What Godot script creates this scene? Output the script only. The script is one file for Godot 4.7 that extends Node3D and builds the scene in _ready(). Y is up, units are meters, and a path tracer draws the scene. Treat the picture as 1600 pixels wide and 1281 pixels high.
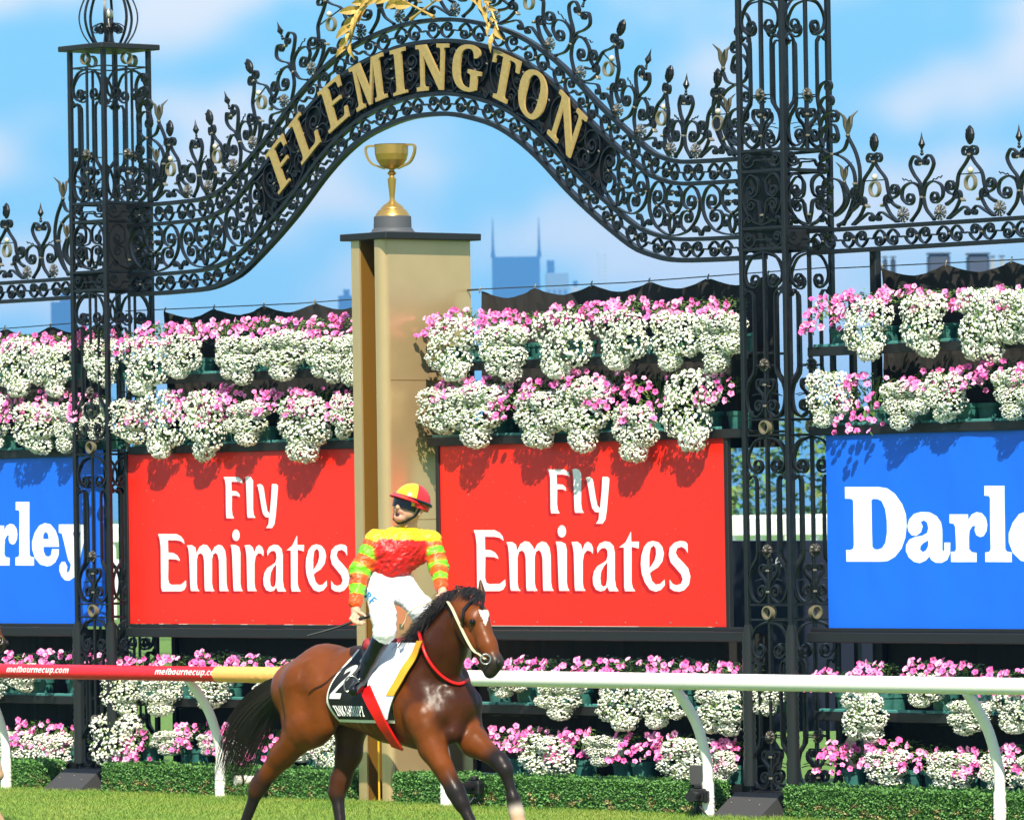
extends Node3D
# Race-course gate with flower shelves, a finishing pillar, a running rail and a horse with its rider.
# x runs along the gate line, z points out to the track, y is up, metres.

var M := {}
var taken := {}
var rng := RandomNumberGenerator.new()

# ---------------------------------------------------------------- mesh collector
class MB:
	var v := PackedVector3Array()
	var n := PackedVector3Array()
	var c := PackedColorArray()
	var t := PackedVector2Array()
	var col := Color(1, 1, 1)
	func tri(a: Vector3, b: Vector3, d: Vector3, na: Vector3, nb: Vector3, nd: Vector3, ta := Vector2.ZERO, tb := Vector2.ZERO, td := Vector2.ZERO) -> void:
		if (d - a).cross(b - a).dot(na + nb + nd) < 0.0:
			v.append(a); v.append(d); v.append(b)
			n.append(na); n.append(nd); n.append(nb)
			t.append(ta); t.append(td); t.append(tb)
		else:
			v.append(a); v.append(b); v.append(d)
			n.append(na); n.append(nb); n.append(nd)
			t.append(ta); t.append(tb); t.append(td)
		c.append(col); c.append(col); c.append(col)
	func flat(a: Vector3, b: Vector3, d: Vector3, away: Vector3) -> void:
		var k := (d - a).cross(b - a).normalized()
		if k.dot(away) < 0.0:
			k = -k
		tri(a, b, d, k, k, k)
	func quad(a: Vector3, b: Vector3, d: Vector3, e: Vector3, k: Vector3) -> void:
		tri(a, b, d, k, k, k, Vector2(0, 0), Vector2(1, 0), Vector2(1, 1))
		tri(a, d, e, k, k, k, Vector2(0, 0), Vector2(1, 1), Vector2(0, 1))
	func quadn(a: Vector3, b: Vector3, d: Vector3, e: Vector3, na: Vector3, nb: Vector3, nd: Vector3, ne: Vector3) -> void:
		tri(a, b, d, na, nb, nd)
		tri(a, d, e, na, nd, ne)
	func box(o: Vector3, s: Vector3, ch := 0.0) -> void:
		var h := s * 0.5
		var ax := [Vector3(1, 0, 0), Vector3(0, 1, 0), Vector3(0, 0, 1)]
		for i in 3:
			var j := (i + 1) % 3
			var k := (i + 2) % 3
			for sg in [-1.0, 1.0]:
				var f: Vector3 = ax[i] * sg
				var p: Vector3 = o + f * h[i]
				var a: Vector3 = ax[j] * (h[j] - ch)
				var b: Vector3 = ax[k] * (h[k] - ch)
				quad(p - a - b, p + a - b, p + a + b, p - a + b, f)
				if ch > 0.0:
					for s2 in [-1.0, 1.0]:
						var g: Vector3 = ax[j] * s2
						var w: Vector3 = (f + g).normalized()
						var e1: Vector3 = o + f * h[i] + g * (h[j] - ch)
						var e2: Vector3 = o + f * (h[i] - ch) + g * h[j]
						quad(e1 - b, e1 + b, e2 + b, e2 - b, w)
		if ch > 0.0:
			for x in [-1.0, 1.0]:
				for y in [-1.0, 1.0]:
					for z in [-1.0, 1.0]:
						var q := Vector3(x, y, z)
						var r := o + q * h
						flat(r - Vector3(0, y, z) * ch, r - Vector3(x, 0, z) * ch, r - Vector3(x, y, 0) * ch, q)
	# a flat bar bent along a path in the xy plane: t thick in the plane, w deep along z
	func strip(p: PackedVector2Array, th: float, w: float, z0 := 0.0, swell := 0.0, closed := false) -> void:
		var m := p.size()
		if m < 2:
			return
		var L: Array[Vector3] = []
		var R: Array[Vector3] = []
		var N: Array[Vector3] = []
		for i in m:
			var d: Vector2
			if closed:
				d = p[(i + 1) % m] - p[(i - 1 + m) % m]
			else:
				d = p[mini(i + 1, m - 1)] - p[maxi(i - 1, 0)]
			d = d.normalized()
			var q := Vector3(-d.y, d.x, 0)
			var e := th * 0.5
			if swell > 0.0:
				var f := float(i) / float(m - 1)
				e *= 1.0 + swell * smoothstep(0.86, 1.0, f)
			var o := Vector3(p[i].x, p[i].y, z0)
			N.append(q)
			L.append(o + q * e)
			R.append(o - q * e)
		var zz := Vector3(0, 0, w * 0.5)
		var last := m if closed else m - 1
		var fz := Vector3(0, 0, 1)
		for i in last:
			var j := (i + 1) % m
			quadn(L[i] - zz, L[i] + zz, L[j] + zz, L[j] - zz, N[i], N[i], N[j], N[j])
			quadn(R[i] - zz, R[i] + zz, R[j] + zz, R[j] - zz, -N[i], -N[i], -N[j], -N[j])
			quad(L[i] + zz, R[i] + zz, R[j] + zz, L[j] + zz, fz)
			quad(L[i] - zz, R[i] - zz, R[j] - zz, L[j] - zz, -fz)
		if not closed:
			var d0 := Vector3(p[0].x - p[1].x, p[0].y - p[1].y, 0).normalized()
			var d1 := Vector3(p[m - 1].x - p[m - 2].x, p[m - 1].y - p[m - 2].y, 0).normalized()
			quad(L[0] - zz, L[0] + zz, R[0] + zz, R[0] - zz, d0)
			quad(L[m - 1] - zz, L[m - 1] + zz, R[m - 1] + zz, R[m - 1] - zz, d1)
	func tube(p: Array, r: Array, sides := 8, caps := true, flatten := 1.0) -> void:
		var m := p.size()
		var up := Vector3(0, 1, 0)
		var rings: Array = []
		var dirs: Array = []
		for i in m:
			var d: Vector3 = (p[mini(i + 1, m - 1)] - p[maxi(i - 1, 0)]).normalized()
			if absf(d.dot(up)) > 0.98:
				up = Vector3(0, 0, 1) if i == 0 else up
			var a := d.cross(up).normalized()
			up = a.cross(d).normalized()
			var ring: Array = []
			var nn: Array = []
			for k in sides:
				var an := TAU * k / sides
				var q := a * cos(an) + up * sin(an) * flatten
				ring.append(p[i] + q * r[mini(i, r.size() - 1)])
				nn.append((a * cos(an) * flatten + up * sin(an)).normalized())
			rings.append(ring)
			dirs.append(nn)
		for i in m - 1:
			for k in sides:
				var l := (k + 1) % sides
				var u0 := float(i) / (m - 1)
				var u1 := float(i + 1) / (m - 1)
				var k0 := float(k) / sides
				var k1 := float(k + 1) / sides
				tri(rings[i][k], rings[i][l], rings[i + 1][l], dirs[i][k], dirs[i][l], dirs[i + 1][l], Vector2(u0, k0), Vector2(u0, k1), Vector2(u1, k1))
				tri(rings[i][k], rings[i + 1][l], rings[i + 1][k], dirs[i][k], dirs[i + 1][l], dirs[i + 1][k], Vector2(u0, k0), Vector2(u1, k1), Vector2(u1, k0))
		if caps:
			for e in [0, m - 1]:
				var dd: Vector3 = (p[0] - p[1]) if e == 0 else (p[m - 1] - p[m - 2])
				dd = dd.normalized()
				for k in sides:
					tri(p[e], rings[e][k], rings[e][(k + 1) % sides], dd, dd, dd)
	func lathe(prof: Array, segs := 16, o := Vector3.ZERO, sc := Vector3.ONE) -> void:
		var m := prof.size()
		for i in m - 1:
			var a: Vector2 = prof[i]
			var b: Vector2 = prof[i + 1]
			var d := b - a
			var nr := Vector2(d.y, -d.x).normalized()
			for k in segs:
				var t0 := TAU * k / segs
				var t1 := TAU * (k + 1) / segs
				var c0 := Vector3(cos(t0), 0, sin(t0))
				var c1 := Vector3(cos(t1), 0, sin(t1))
				var n0 := ((c0 * nr.x + Vector3(0, nr.y, 0)) / sc).normalized()
				var n1 := ((c1 * nr.x + Vector3(0, nr.y, 0)) / sc).normalized()
				var A := o + (c0 * a.x + Vector3(0, a.y, 0)) * sc
				var B := o + (c1 * a.x + Vector3(0, a.y, 0)) * sc
				var C := o + (c1 * b.x + Vector3(0, b.y, 0)) * sc
				var D := o + (c0 * b.x + Vector3(0, b.y, 0)) * sc
				if a.x > 1e-5:
					tri(A, B, C, n0, n1, n1)
				if b.x > 1e-5:
					tri(A, C, D, n0, n1, n0)
	func ball(o: Vector3, r: Vector3, nu := 10, nv := 6) -> void:
		var pr: Array = []
		for i in nv + 1:
			var a := PI * i / nv - PI / 2
			pr.append(Vector2(cos(a), sin(a)))
		for i in nv:
			for k in nu:
				var q: Array = []
				for e in [[i, k], [i, k + 1], [i + 1, k + 1], [i + 1, k]]:
					var w: Vector2 = pr[e[0]]
					var an: float = TAU * e[1] / nu
					q.append(Vector3(w.x * cos(an), w.y, w.x * sin(an)))
				if i > 0:
					tri(o + q[0] * r, o + q[1] * r, o + q[2] * r, (q[0] / r).normalized(), (q[1] / r).normalized(), (q[2] / r).normalized())
				if i < nv - 1:
					tri(o + q[0] * r, o + q[2] * r, o + q[3] * r, (q[0] / r).normalized(), (q[2] / r).normalized(), (q[3] / r).normalized())
	func prism(poly: PackedVector2Array, z0: float, z1: float) -> void:
		var id := Geometry2D.triangulate_polygon(poly)
		for i in range(0, id.size(), 3):
			var a := poly[id[i]]
			var b := poly[id[i + 1]]
			var d := poly[id[i + 2]]
			tri(Vector3(a.x, a.y, z1), Vector3(b.x, b.y, z1), Vector3(d.x, d.y, z1), Vector3(0, 0, 1), Vector3(0, 0, 1), Vector3(0, 0, 1))
			tri(Vector3(a.x, a.y, z0), Vector3(b.x, b.y, z0), Vector3(d.x, d.y, z0), Vector3(0, 0, -1), Vector3(0, 0, -1), Vector3(0, 0, -1))
		var m := poly.size()
		var cw := 1.0 if Geometry2D.is_polygon_clockwise(poly) else -1.0
		for i in m:
			var a := poly[i]
			var b := poly[(i + 1) % m]
			var k := Vector3(a.y - b.y, b.x - a.x, 0).normalized() * cw
			quad(Vector3(a.x, a.y, z0), Vector3(b.x, b.y, z0), Vector3(b.x, b.y, z1), Vector3(a.x, a.y, z1), k)
	func mesh() -> ArrayMesh:
		var ar := []
		ar.resize(Mesh.ARRAY_MAX)
		ar[Mesh.ARRAY_VERTEX] = v
		ar[Mesh.ARRAY_NORMAL] = n
		ar[Mesh.ARRAY_COLOR] = c
		ar[Mesh.ARRAY_TEX_UV] = t
		var m := ArrayMesh.new()
		m.add_surface_from_arrays(Mesh.PRIMITIVE_TRIANGLES, ar)
		return m

# ---------------------------------------------------------------- nodes
func numbered(s: String) -> String:
	taken[s] = taken.get(s, -1) + 1
	return s if taken[s] == 0 else "%s_%03d" % [s, taken[s]]

func thing(called: String, label: String, category: String, at := Vector3.ZERO, turn := 0.0, group := "") -> Node3D:
	var o := Node3D.new()
	o.name = numbered(called)
	add_child(o)
	o.position = at
	o.rotation.y = turn
	o.set_meta("label", label)
	o.set_meta("category", category)
	if group != "":
		o.set_meta("group", group)
	return o

func part(parent: Node, called: String, mesh: Mesh, m: Material, at := Vector3.ZERO) -> MeshInstance3D:
	var o := MeshInstance3D.new()
	o.name = called
	o.mesh = mesh
	o.material_override = m
	o.position = at
	parent.add_child(o, true)
	return o

func structure(called: String, mesh: Mesh, m: Material) -> MeshInstance3D:
	var o := part(self, numbered(called), mesh, m)
	o.set_meta("kind", "structure")
	return o

func bars(parent: Node, called: String, at: Vector3, size: Vector3, m: Material, ch := 0.004) -> MeshInstance3D:
	var b := MB.new()
	b.box(Vector3.ZERO, size, ch)
	return part(parent, called, b.mesh(), m, at)

# ---------------------------------------------------------------- materials
func noise_tex(freq: float, a: Color, b: Color, size := 256, seed_ := 1, oct := 4) -> NoiseTexture2D:
	var f := FastNoiseLite.new()
	f.seed = seed_
	f.frequency = freq
	f.fractal_octaves = oct
	var t := NoiseTexture2D.new()
	t.noise = f
	t.width = size
	t.height = size
	t.seamless = true
	var g := Gradient.new()
	g.set_color(0, a)
	g.set_color(1, b)
	t.color_ramp = g
	return t

func normal_tex(freq: float, strength: float, size := 256, seed_ := 3) -> NoiseTexture2D:
	var f := FastNoiseLite.new()
	f.seed = seed_
	f.frequency = freq
	f.fractal_octaves = 3
	var t := NoiseTexture2D.new()
	t.noise = f
	t.width = size
	t.height = size
	t.seamless = true
	t.as_normal_map = true
	t.bump_strength = strength
	return t

func mat(c: Color, rough := 0.6, metal := 0.0) -> StandardMaterial3D:
	var m := StandardMaterial3D.new()
	m.albedo_color = c
	m.roughness = rough
	m.metallic = metal
	return m

func grain(m: StandardMaterial3D, tex: Texture2D, scale: float, world := true) -> StandardMaterial3D:
	m.albedo_texture = tex
	m.uv1_triplanar = true
	m.uv1_world_triplanar = world
	m.uv1_scale = Vector3.ONE * scale
	return m

func vcol(rough := 0.7) -> StandardMaterial3D:
	var m := mat(Color(1, 1, 1), rough)
	m.vertex_color_use_as_albedo = true
	return m

func make_materials() -> void:
	var wear := noise_tex(0.02, Color(0.72, 0.74, 0.78), Color(1, 1, 1), 256, 5)
	M.iron = grain(mat(Color(0.085, 0.092, 0.105), 0.34), wear, 2.0)
	M.iron_worn = mat(Color(0.5, 0.48, 0.43), 0.4, 0.3)
	M.ring = mat(Color(0.5, 0.47, 0.38), 0.4, 0.3)
	M.ball = mat(Color(0.82, 0.8, 0.74), 0.3, 0.3)
	M.rosette = mat(Color(0.36, 0.35, 0.32), 0.42, 0.3)
	M.flame = mat(Color(0.36, 0.34, 0.3), 0.4, 0.3)
	M.gold_flat = grain(mat(Color(0.72, 0.62, 0.39), 0.5, 0.25), noise_tex(0.05, Color(0.9, 0.9, 0.9), Color(1, 1, 1), 128, 8), 3.0)
	M.gold = mat(Color(0.77, 0.62, 0.34), 0.33, 0.8)
	M.gold_leaf = mat(Color(0.8, 0.66, 0.36), 0.42, 0.4)
	var pil := grain(mat(Color(0.82, 0.71, 0.53), 0.3, 0.55), noise_tex(0.012, Color(0.965, 0.965, 0.965), Color(1, 1, 1), 256, 12), 0.9)
	M.pillar = pil
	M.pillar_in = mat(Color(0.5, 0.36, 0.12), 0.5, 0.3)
	M.yellow = mat(Color(0.93, 0.72, 0.12), 0.5)
	M.black = grain(mat(Color(0.12, 0.125, 0.135), 0.5), noise_tex(0.06, Color(0.75, 0.75, 0.75), Color(1, 1, 1), 256, 17), 3.0)
	M.plinth = mat(Color(0.3, 0.31, 0.33), 0.6)
	M.cloth = grain(mat(Color(0.19, 0.18, 0.17), 0.85), noise_tex(0.2, Color(0.6, 0.6, 0.6), Color(1, 1, 1), 256, 19), 5.0)
	M.pad = mat(Color(0.13, 0.14, 0.15), 0.3)
	M.white = mat(Color(0.95, 0.95, 0.94), 0.28)
	M.red_cover = mat(Color(0.9, 0.13, 0.19), 0.4)
	M.orange_cover = mat(Color(0.98, 0.72, 0.4), 0.55)
	M.pot = grain(mat(Color(0.22, 0.46, 0.43), 0.45), noise_tex(0.03, Color(0.8, 0.8, 0.8), Color(1, 1, 1), 128, 23), 4.0)
	M.tray = mat(Color(0.27, 0.52, 0.5), 0.45)
	M.leaf = vcol(0.6)
	M.leaf.backlight_enabled = true
	M.leaf.backlight = Color(0.12, 0.16, 0.04)
	M.petal = vcol(0.7)
	M.petal.backlight_enabled = true
	M.petal.backlight = Color(0.12, 0.1, 0.1)
	M.figure = vcol(0.55)
	M.wire = mat(Color(0.25, 0.27, 0.28), 0.5, 0.5)
	M.concrete = grain(mat(Color(0.62, 0.62, 0.6), 0.85), noise_tex(0.05, Color(0.75, 0.75, 0.75), Color(1, 1, 1), 256, 29), 2.0)
	M.rubber = grain(mat(Color(0.27, 0.27, 0.28), 0.75), noise_tex(0.15, Color(0.7, 0.7, 0.7), Color(1, 1, 1), 256, 31), 4.0)

# ---------------------------------------------------------------- curves
func cat(p: Array, per := 5) -> PackedVector2Array:
	var o := PackedVector2Array()
	var m := p.size()
	for i in m - 1:
		var a: Vector2 = p[maxi(i - 1, 0)]
		var b: Vector2 = p[i]
		var c: Vector2 = p[i + 1]
		var d: Vector2 = p[mini(i + 2, m - 1)]
		for k in per:
			var t := float(k) / per
			o.append(b.cubic_interpolate(c, a, d, t))
	o.append(p[m - 1])
	return o

func curl(path: PackedVector2Array, r: float, side: float, turns := 1.35) -> PackedVector2Array:
	var m := path.size()
	var P := path[m - 1]
	var d := (P - path[m - 2]).normalized()
	var q := Vector2(-d.y, d.x) * side
	var c := P + q * r
	var st := P - c
	var steps := int(12 * turns)
	for i in range(1, steps + 1):
		var f := float(i) / steps
		path.append(c + st.rotated(side * TAU * turns * f) * lerpf(1.0, 0.3, f))
	return path

func sc(p: Array, r1 := 0.0, s1 := 0.0, r0 := 0.0, s0 := 0.0, turns := 1.35) -> PackedVector2Array:
	var o := cat(p)
	if r0 > 0.0:
		o.reverse()
		o = curl(o, r0, s0, turns)
		o.reverse()
	if r1 > 0.0:
		o = curl(o, r1, s1, turns)
	return o

func mirror(p: PackedVector2Array) -> PackedVector2Array:
	var o := PackedVector2Array()
	for q in p:
		o.append(Vector2(-q.x, q.y))
	return o

func shifted(p: PackedVector2Array, d: Vector2, k := Vector2.ONE) -> PackedVector2Array:
	var o := PackedVector2Array()
	for q in p:
		o.append(q * k + d)
	return o

func scroll_mesh(p: PackedVector2Array, th := 0.013, w := 0.034) -> ArrayMesh:
	var b := MB.new()
	b.strip(p, th, w, 0.0, 0.9)
	return b.mesh()

func ring_mesh(r: float, th: float, w: float, sy := 1.0, n := 20) -> ArrayMesh:
	var p := PackedVector2Array()
	for i in n:
		p.append(Vector2(cos(TAU * i / n) * r, sin(TAU * i / n) * r * sy))
	var b := MB.new()
	b.strip(p, th, w, 0.0, 0.0, true)
	return b.mesh()

func rosette_mesh(r: float) -> ArrayMesh:
	var b := MB.new()
	b.ball(Vector3(0, 0, 0.012), Vector3(r * 0.34, r * 0.34, r * 0.4), 8, 5)
	for i in 10:
		var a := TAU * i / 10
		var d := Vector3(cos(a), sin(a), 0)
		var s := Vector3(-sin(a), cos(a), 0)
		var p0 := d * r * 0.3
		var p1 := d * r
		var z := Vector3(0, 0, 1)
		b.flat(p0 - s * r * 0.08, p1 - s * r * 0.24 , p0 * 2.2 + z * 0.014, z)
		b.flat(p1 - s * r * 0.24, p1 + s * r * 0.24, p0 * 2.2 + z * 0.014, z)
		b.flat(p0 + s * r * 0.08, p1 + s * r * 0.24, p0 * 2.2 + z * 0.014, z)
		b.flat(p0 - s * r * 0.08, p0 + s * r * 0.08, p0 * 2.2 + z * 0.014, z)
		b.quad(p1 - s * r * 0.24 - z * 0.012, p1 + s * r * 0.24 - z * 0.012, p1 + s * r * 0.24, p1 - s * r * 0.24, d)
	b.lathe([Vector2(0.0001, -0.012), Vector2(r * 0.9, -0.012)], 10)
	return b.mesh()

func leaf_finial() -> ArrayMesh:
	var b := MB.new()
	b.lathe([Vector2(0.0001, 0), Vector2(0.022, 0.012), Vector2(0.042, 0.05), Vector2(0.046, 0.085), Vector2(0.034, 0.125), Vector2(0.012, 0.15), Vector2(0.0001, 0.155)], 12, Vector3.ZERO, Vector3(1, 1, 0.6))
	for s in [-1.0, 1.0]:
		b.strip(PackedVector2Array([Vector2(0.004 * s, 0.03), Vector2(0.016 * s, 0.06), Vector2(0.006 * s, 0.09), Vector2(0.012 * s, 0.12)]), 0.006, 0.012, 0.028)
	return b.mesh()

func spear_finial() -> ArrayMesh:
	var b := MB.new()
	b.ball(Vector3(0, 0.012, 0), Vector3(0.016, 0.014, 0.016), 8, 5)
	b.ball(Vector3(0, 0.035, 0), Vector3(0.013, 0.011, 0.013), 8, 5)
	b.lathe([Vector2(0.006, 0.03), Vector2(0.008, 0.05), Vector2(0.03, 0.088), Vector2(0.012, 0.13), Vector2(0.004, 0.17), Vector2(0.0001, 0.19)], 6)
	return b.mesh()

func flame_finial() -> ArrayMesh:
	var b := MB.new()
	b.ball(Vector3(0, 0.0, 0), Vector3(0.02, 0.018, 0.02), 8, 5)
	for i in 4:
		var a := TAU * i / 4 + 0.6
		var d := Vector3(cos(a), 0, sin(a))
		var h := 0.15 + 0.05 * (i % 2)
		b.tube([Vector3(0, 0.01, 0), d * 0.02 + Vector3(0, h * 0.4, 0), d * 0.032 + Vector3(0, h * 0.75, 0), d * 0.085 + Vector3(0, h, 0)], [0.012, 0.02, 0.014, 0.003], 6)
	return b.mesh()

func clamp_mesh() -> ArrayMesh:
	var b := MB.new()
	b.box(Vector3.ZERO, Vector3(0.034, 0.018, 0.046), 0.004)
	return b.mesh()

# border pattern between two rails: one half (left), link at mid height, b from 0 to h
func border_half(h: float, flip: bool) -> PackedVector2Array:
	var p := sc([Vector2(-0.18, h * 0.5), Vector2(-0.145, h * 0.5), Vector2(-0.125, h * 0.28), Vector2(-0.075, 0.008), Vector2(-0.022, h * 0.3), Vector2(-0.02, h * 0.66), Vector2(-0.062, h * 0.9)], 0.042, 1.0, 0, 0, 1.3)
	if flip:
		for i in p.size():
			p[i] = Vector2(p[i].x, h - p[i].y)
	return p

# crest pattern around a leaf finial (x = 0) ; b = 0 on the rail
func crest_leaf() -> Array:
	var o: Array = []
	for s in [1.0, -1.0]:
		var k := [
			sc([Vector2(0.004, 0.5), Vector2(0.05, 0.44), Vector2(0.125, 0.36), Vector2(0.15, 0.26), Vector2(0.19, 0.17), Vector2(0.27, 0.125)], 0.0, 0.0, 0.05, -1.0),
			sc([Vector2(0.15, 0.24), Vector2(0.175, 0.2), Vector2(0.235, 0.215)], 0.055, 1.0),
			sc([Vector2(0.26, 0.012), Vector2(0.17, 0.08), Vector2(0.11, 0.17)], 0.045, -1.0),
			sc([Vector2(0.24, 0.012), Vector2(0.15, 0.06), Vector2(0.07, 0.1), Vector2(0.025, 0.075)], 0.026, 1.0)]
		for q in k:
			o.append(q if s > 0 else mirror(q))
	return o

func crest_spear() -> Array:
	var o: Array = []
	for s in [1.0, -1.0]:
		var k := [
			sc([Vector2(0.006, 0.2), Vector2(0.02, 0.3), Vector2(0.09, 0.38), Vector2(0.13, 0.46), Vector2(0.085, 0.525), Vector2(0.03, 0.5)], 0.03, 1.0),
			sc([Vector2(0.012, 0.2), Vector2(0.04, 0.28), Vector2(0.12, 0.315), Vector2(0.21, 0.28), Vector2(0.225, 0.2), Vector2(0.17, 0.15)], 0.052, -1.0),
			sc([Vector2(0.012, 0.19), Vector2(0.04, 0.1), Vector2(0.13, 0.012)])]
		for q in k:
			o.append(q if s > 0 else mirror(q))
	return o

func twig(s: float) -> PackedVector2Array:
	var p := PackedVector2Array()
	for i in 12:
		var f := i / 11.0
		p.append(Vector2(s * (0.02 + 0.2 * f), 0.27 + 0.08 * sqrt(f) + (0.008 * sin(f * 26.0) if f > 0.3 else 0.0)))
	return p

# main pattern of the arch between chords, h high; lists of paths
func lyre_panel(h: float) -> Array:
	var o: Array = []
	var k := h / 0.46
	for s in [1.0, -1.0]:
		var q := [
			sc([Vector2(-0.02, 0.012), Vector2(-0.12, 0.025), Vector2(-0.25, 0.07), Vector2(-0.36, 0.18), Vector2(-0.39, 0.31), Vector2(-0.335, 0.42), Vector2(-0.245, 0.448), Vector2(-0.16, 0.39), Vector2(-0.155, 0.3), Vector2(-0.225, 0.25)], 0.075, -1.0),
			sc([Vector2(-0.19, 0.06), Vector2(-0.13, 0.11), Vector2(-0.125, 0.18), Vector2(-0.16, 0.225), Vector2(-0.225, 0.235)], 0.058, 1.0),
			sc([Vector2(-0.06, 0.45), Vector2(-0.118, 0.39), Vector2(-0.125, 0.31), Vector2(-0.075, 0.23), Vector2(-0.004, 0.2)]),
			sc([Vector2(-0.002, 0.38), Vector2(-0.02, 0.395), Vector2(-0.05, 0.405)], 0.026, 1.0),
			sc([Vector2(-0.002, 0.29), Vector2(-0.02, 0.305), Vector2(-0.05, 0.312)], 0.026, 1.0),
			sc([Vector2(0.0, 0.2), Vector2(-0.04, 0.14), Vector2(-0.03, 0.07), Vector2(0.0, 0.03)]),
			sc([Vector2(-0.04, 0.17), Vector2(-0.1, 0.19), Vector2(-0.125, 0.13)], 0.038, 1.0),
			sc([Vector2(-0.405, 0.012), Vector2(-0.38, 0.06), Vector2(-0.345, 0.09)], 0.028, -1.0)]
		for p in q:
			var w := shifted(p, Vector2.ZERO, Vector2(1, k))
			o.append(w if s > 0 else mirror(w))
	return o

# ---------------------------------------------------------------- the arch line
const ARCH_MID := -1.0
const ARCH_D := [0.0, 0.3, 0.58, 0.87, 1.15, 1.445, 1.72, 2.14, 2.45, 2.6, 2.79, 2.94, 3.1, 3.4, 4.6]
const ARCH_V := [5.942, 5.928, 5.875, 5.795, 5.66, 5.465, 5.24, 4.945, 4.755, 4.67, 4.615, 4.575, 4.555, 4.545, 4.545]
var arch_p := PackedVector2Array()
var arch_len := PackedFloat32Array()
var arch_dir := PackedFloat32Array()
var arch_half := 0.0

func arch_v(d: float) -> float:
	d = absf(d)
	for i in ARCH_D.size() - 1:
		if d <= ARCH_D[i + 1]:
			var t: float = (d - ARCH_D[i]) / (ARCH_D[i + 1] - ARCH_D[i])
			var a: float = ARCH_V[i - 1] if i > 0 else ARCH_V[1]
			var e: float = ARCH_V[mini(i + 2, ARCH_V.size() - 1)]
			var pa: float = ARCH_D[i - 1] if i > 0 else -ARCH_D[1]
			var pe: float = ARCH_D[mini(i + 2, ARCH_D.size() - 1)] + (0.0 if i + 2 < ARCH_D.size() else 1.0)
			return cubic_interpolate_in_time(ARCH_V[i], ARCH_V[i + 1], a, e, t, ARCH_D[i + 1] - ARCH_D[i], pa - ARCH_D[i], pe - ARCH_D[i])
	return ARCH_V[-1]

func arch_setup() -> void:
	var raw: Array = []
	for i in 461:
		var d := -4.6 + i * 0.02
		raw.append(arch_v(d))
	for k in 3:
		var sm: Array = raw.duplicate()
		for i in range(3, 458):
			sm[i] = (raw[i - 3] + raw[i - 2] + raw[i - 1] + raw[i] + raw[i + 1] + raw[i + 2] + raw[i + 3]) / 7.0
		raw = sm
	var total := 0.0
	for i in 461:
		arch_p.append(Vector2(-4.6 + i * 0.02 + ARCH_MID, raw[i]))
		if i > 0:
			total += arch_p[i].distance_to(arch_p[i - 1])
		arch_len.append(total)
	for i in 461:
		var a := 0.0
		var w := 0.0
		for j in range(maxi(i - 22, 1), mini(i + 23, 460)):
			var d := arch_p[j + 1] - arch_p[j - 1]
			a += atan2(d.y, d.x)
			w += 1.0
		arch_dir.append(a / maxf(w, 1.0) * 0.75)
	arch_half = total * 0.5

# a: length along the lower chord from the crown, b: height above it
func on_arch(a: float, b: float) -> Vector2:
	var l := clampf(a + arch_half, 0.0, arch_len[460] - 0.001)
	var i := arch_len.bsearch(l)
	i = clampi(i, 1, 460)
	var t := (l - arch_len[i - 1]) / (arch_len[i] - arch_len[i - 1])
	var p := arch_p[i - 1].lerp(arch_p[i], t)
	var g := lerpf(arch_dir[i - 1], arch_dir[i], t)
	return p + Vector2(-sin(g), cos(g)) * b

func arch_at_u(u: float) -> float:
	var i := clampi(int(round((u - ARCH_MID + 4.6) / 0.02)), 0, 460)
	return arch_len[i] - arch_half

func bent(p: PackedVector2Array, a0: float, b0: float) -> PackedVector2Array:
	var o := PackedVector2Array()
	for q in p:
		o.append(on_arch(a0 + q.x, b0 + q.y))
	return o

func crest_parts(t: Node3D, kind: int, place: Callable) -> void:
	# place maps (x along, y above rail) to a point of the panel
	var list: Array = crest_leaf() if kind == 0 else crest_spear()
	for p in list:
		var q := PackedVector2Array()
		for e in p:
			q.append(place.call(e))
		part(t, "scroll", scroll_mesh(q), M.iron)
	var o: Vector2 = place.call(Vector2(0, 0.5))
	var up: Vector2 = place.call(Vector2(0, 0.6)) - o
	var turn := -atan2(up.x, up.y)
	if kind == 0:
		var f := part(t, "leaf_finial", M.m_leaf_finial, M.iron, v3(place.call(Vector2(0, 0.58))))
		f.rotation.z = turn
		for s in [-0.04, 0.04]:
			pass
		var c := part(t, "clamp", M.m_clamp, M.iron_worn, v3(place.call(Vector2(0, 0.505))))
		c.rotation.z = turn
		part(t, "ring", M.m_ring, M.ring, v3(place.call(Vector2(0, 0.285))))
		part(t, "ball", M.m_ball, M.ball, v3(place.call(Vector2(0, 0.382))))
		var b := MB.new()
		b.strip(PackedVector2Array([place.call(Vector2(-0.128, 0.355)), place.call(Vector2(0.128, 0.355))]), 0.009, 0.01)
		part(t, "cross_bar", b.mesh(), M.iron)
		for s in [-1.0, 1.0]:
			var cc := part(t, "clamp", M.m_clamp, M.iron_worn, v3(place.call(Vector2(s * 0.085, 0.155))))
			cc.rotation.z = turn + s * 0.7
	else:
		var f := part(t, "spear_finial", M.m_spear, M.iron, v3(place.call(Vector2(0, 0.525))))
		f.rotation.z = turn
		var c := part(t, "clamp", M.m_clamp, M.iron_worn, v3(place.call(Vector2(0, 0.195))))
		c.rotation.z = turn
		var c2 := part(t, "clamp", M.m_clamp, M.iron_worn, v3(place.call(Vector2(0, 0.46))))
		c2.rotation.z = turn
		for s in [-1.0, 1.0]:
			var tw := MB.new()
			var q := PackedVector2Array()
			for e in twig(s):
				q.append(place.call(e))
			tw.strip(q, 0.007, 0.01)
			part(t, "twig", tw.mesh(), M.iron)
			part(t, "rosette", M.m_rosette, M.rosette, v3(place.call(Vector2(s * 0.205, 0.066)), 0.018))

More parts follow.
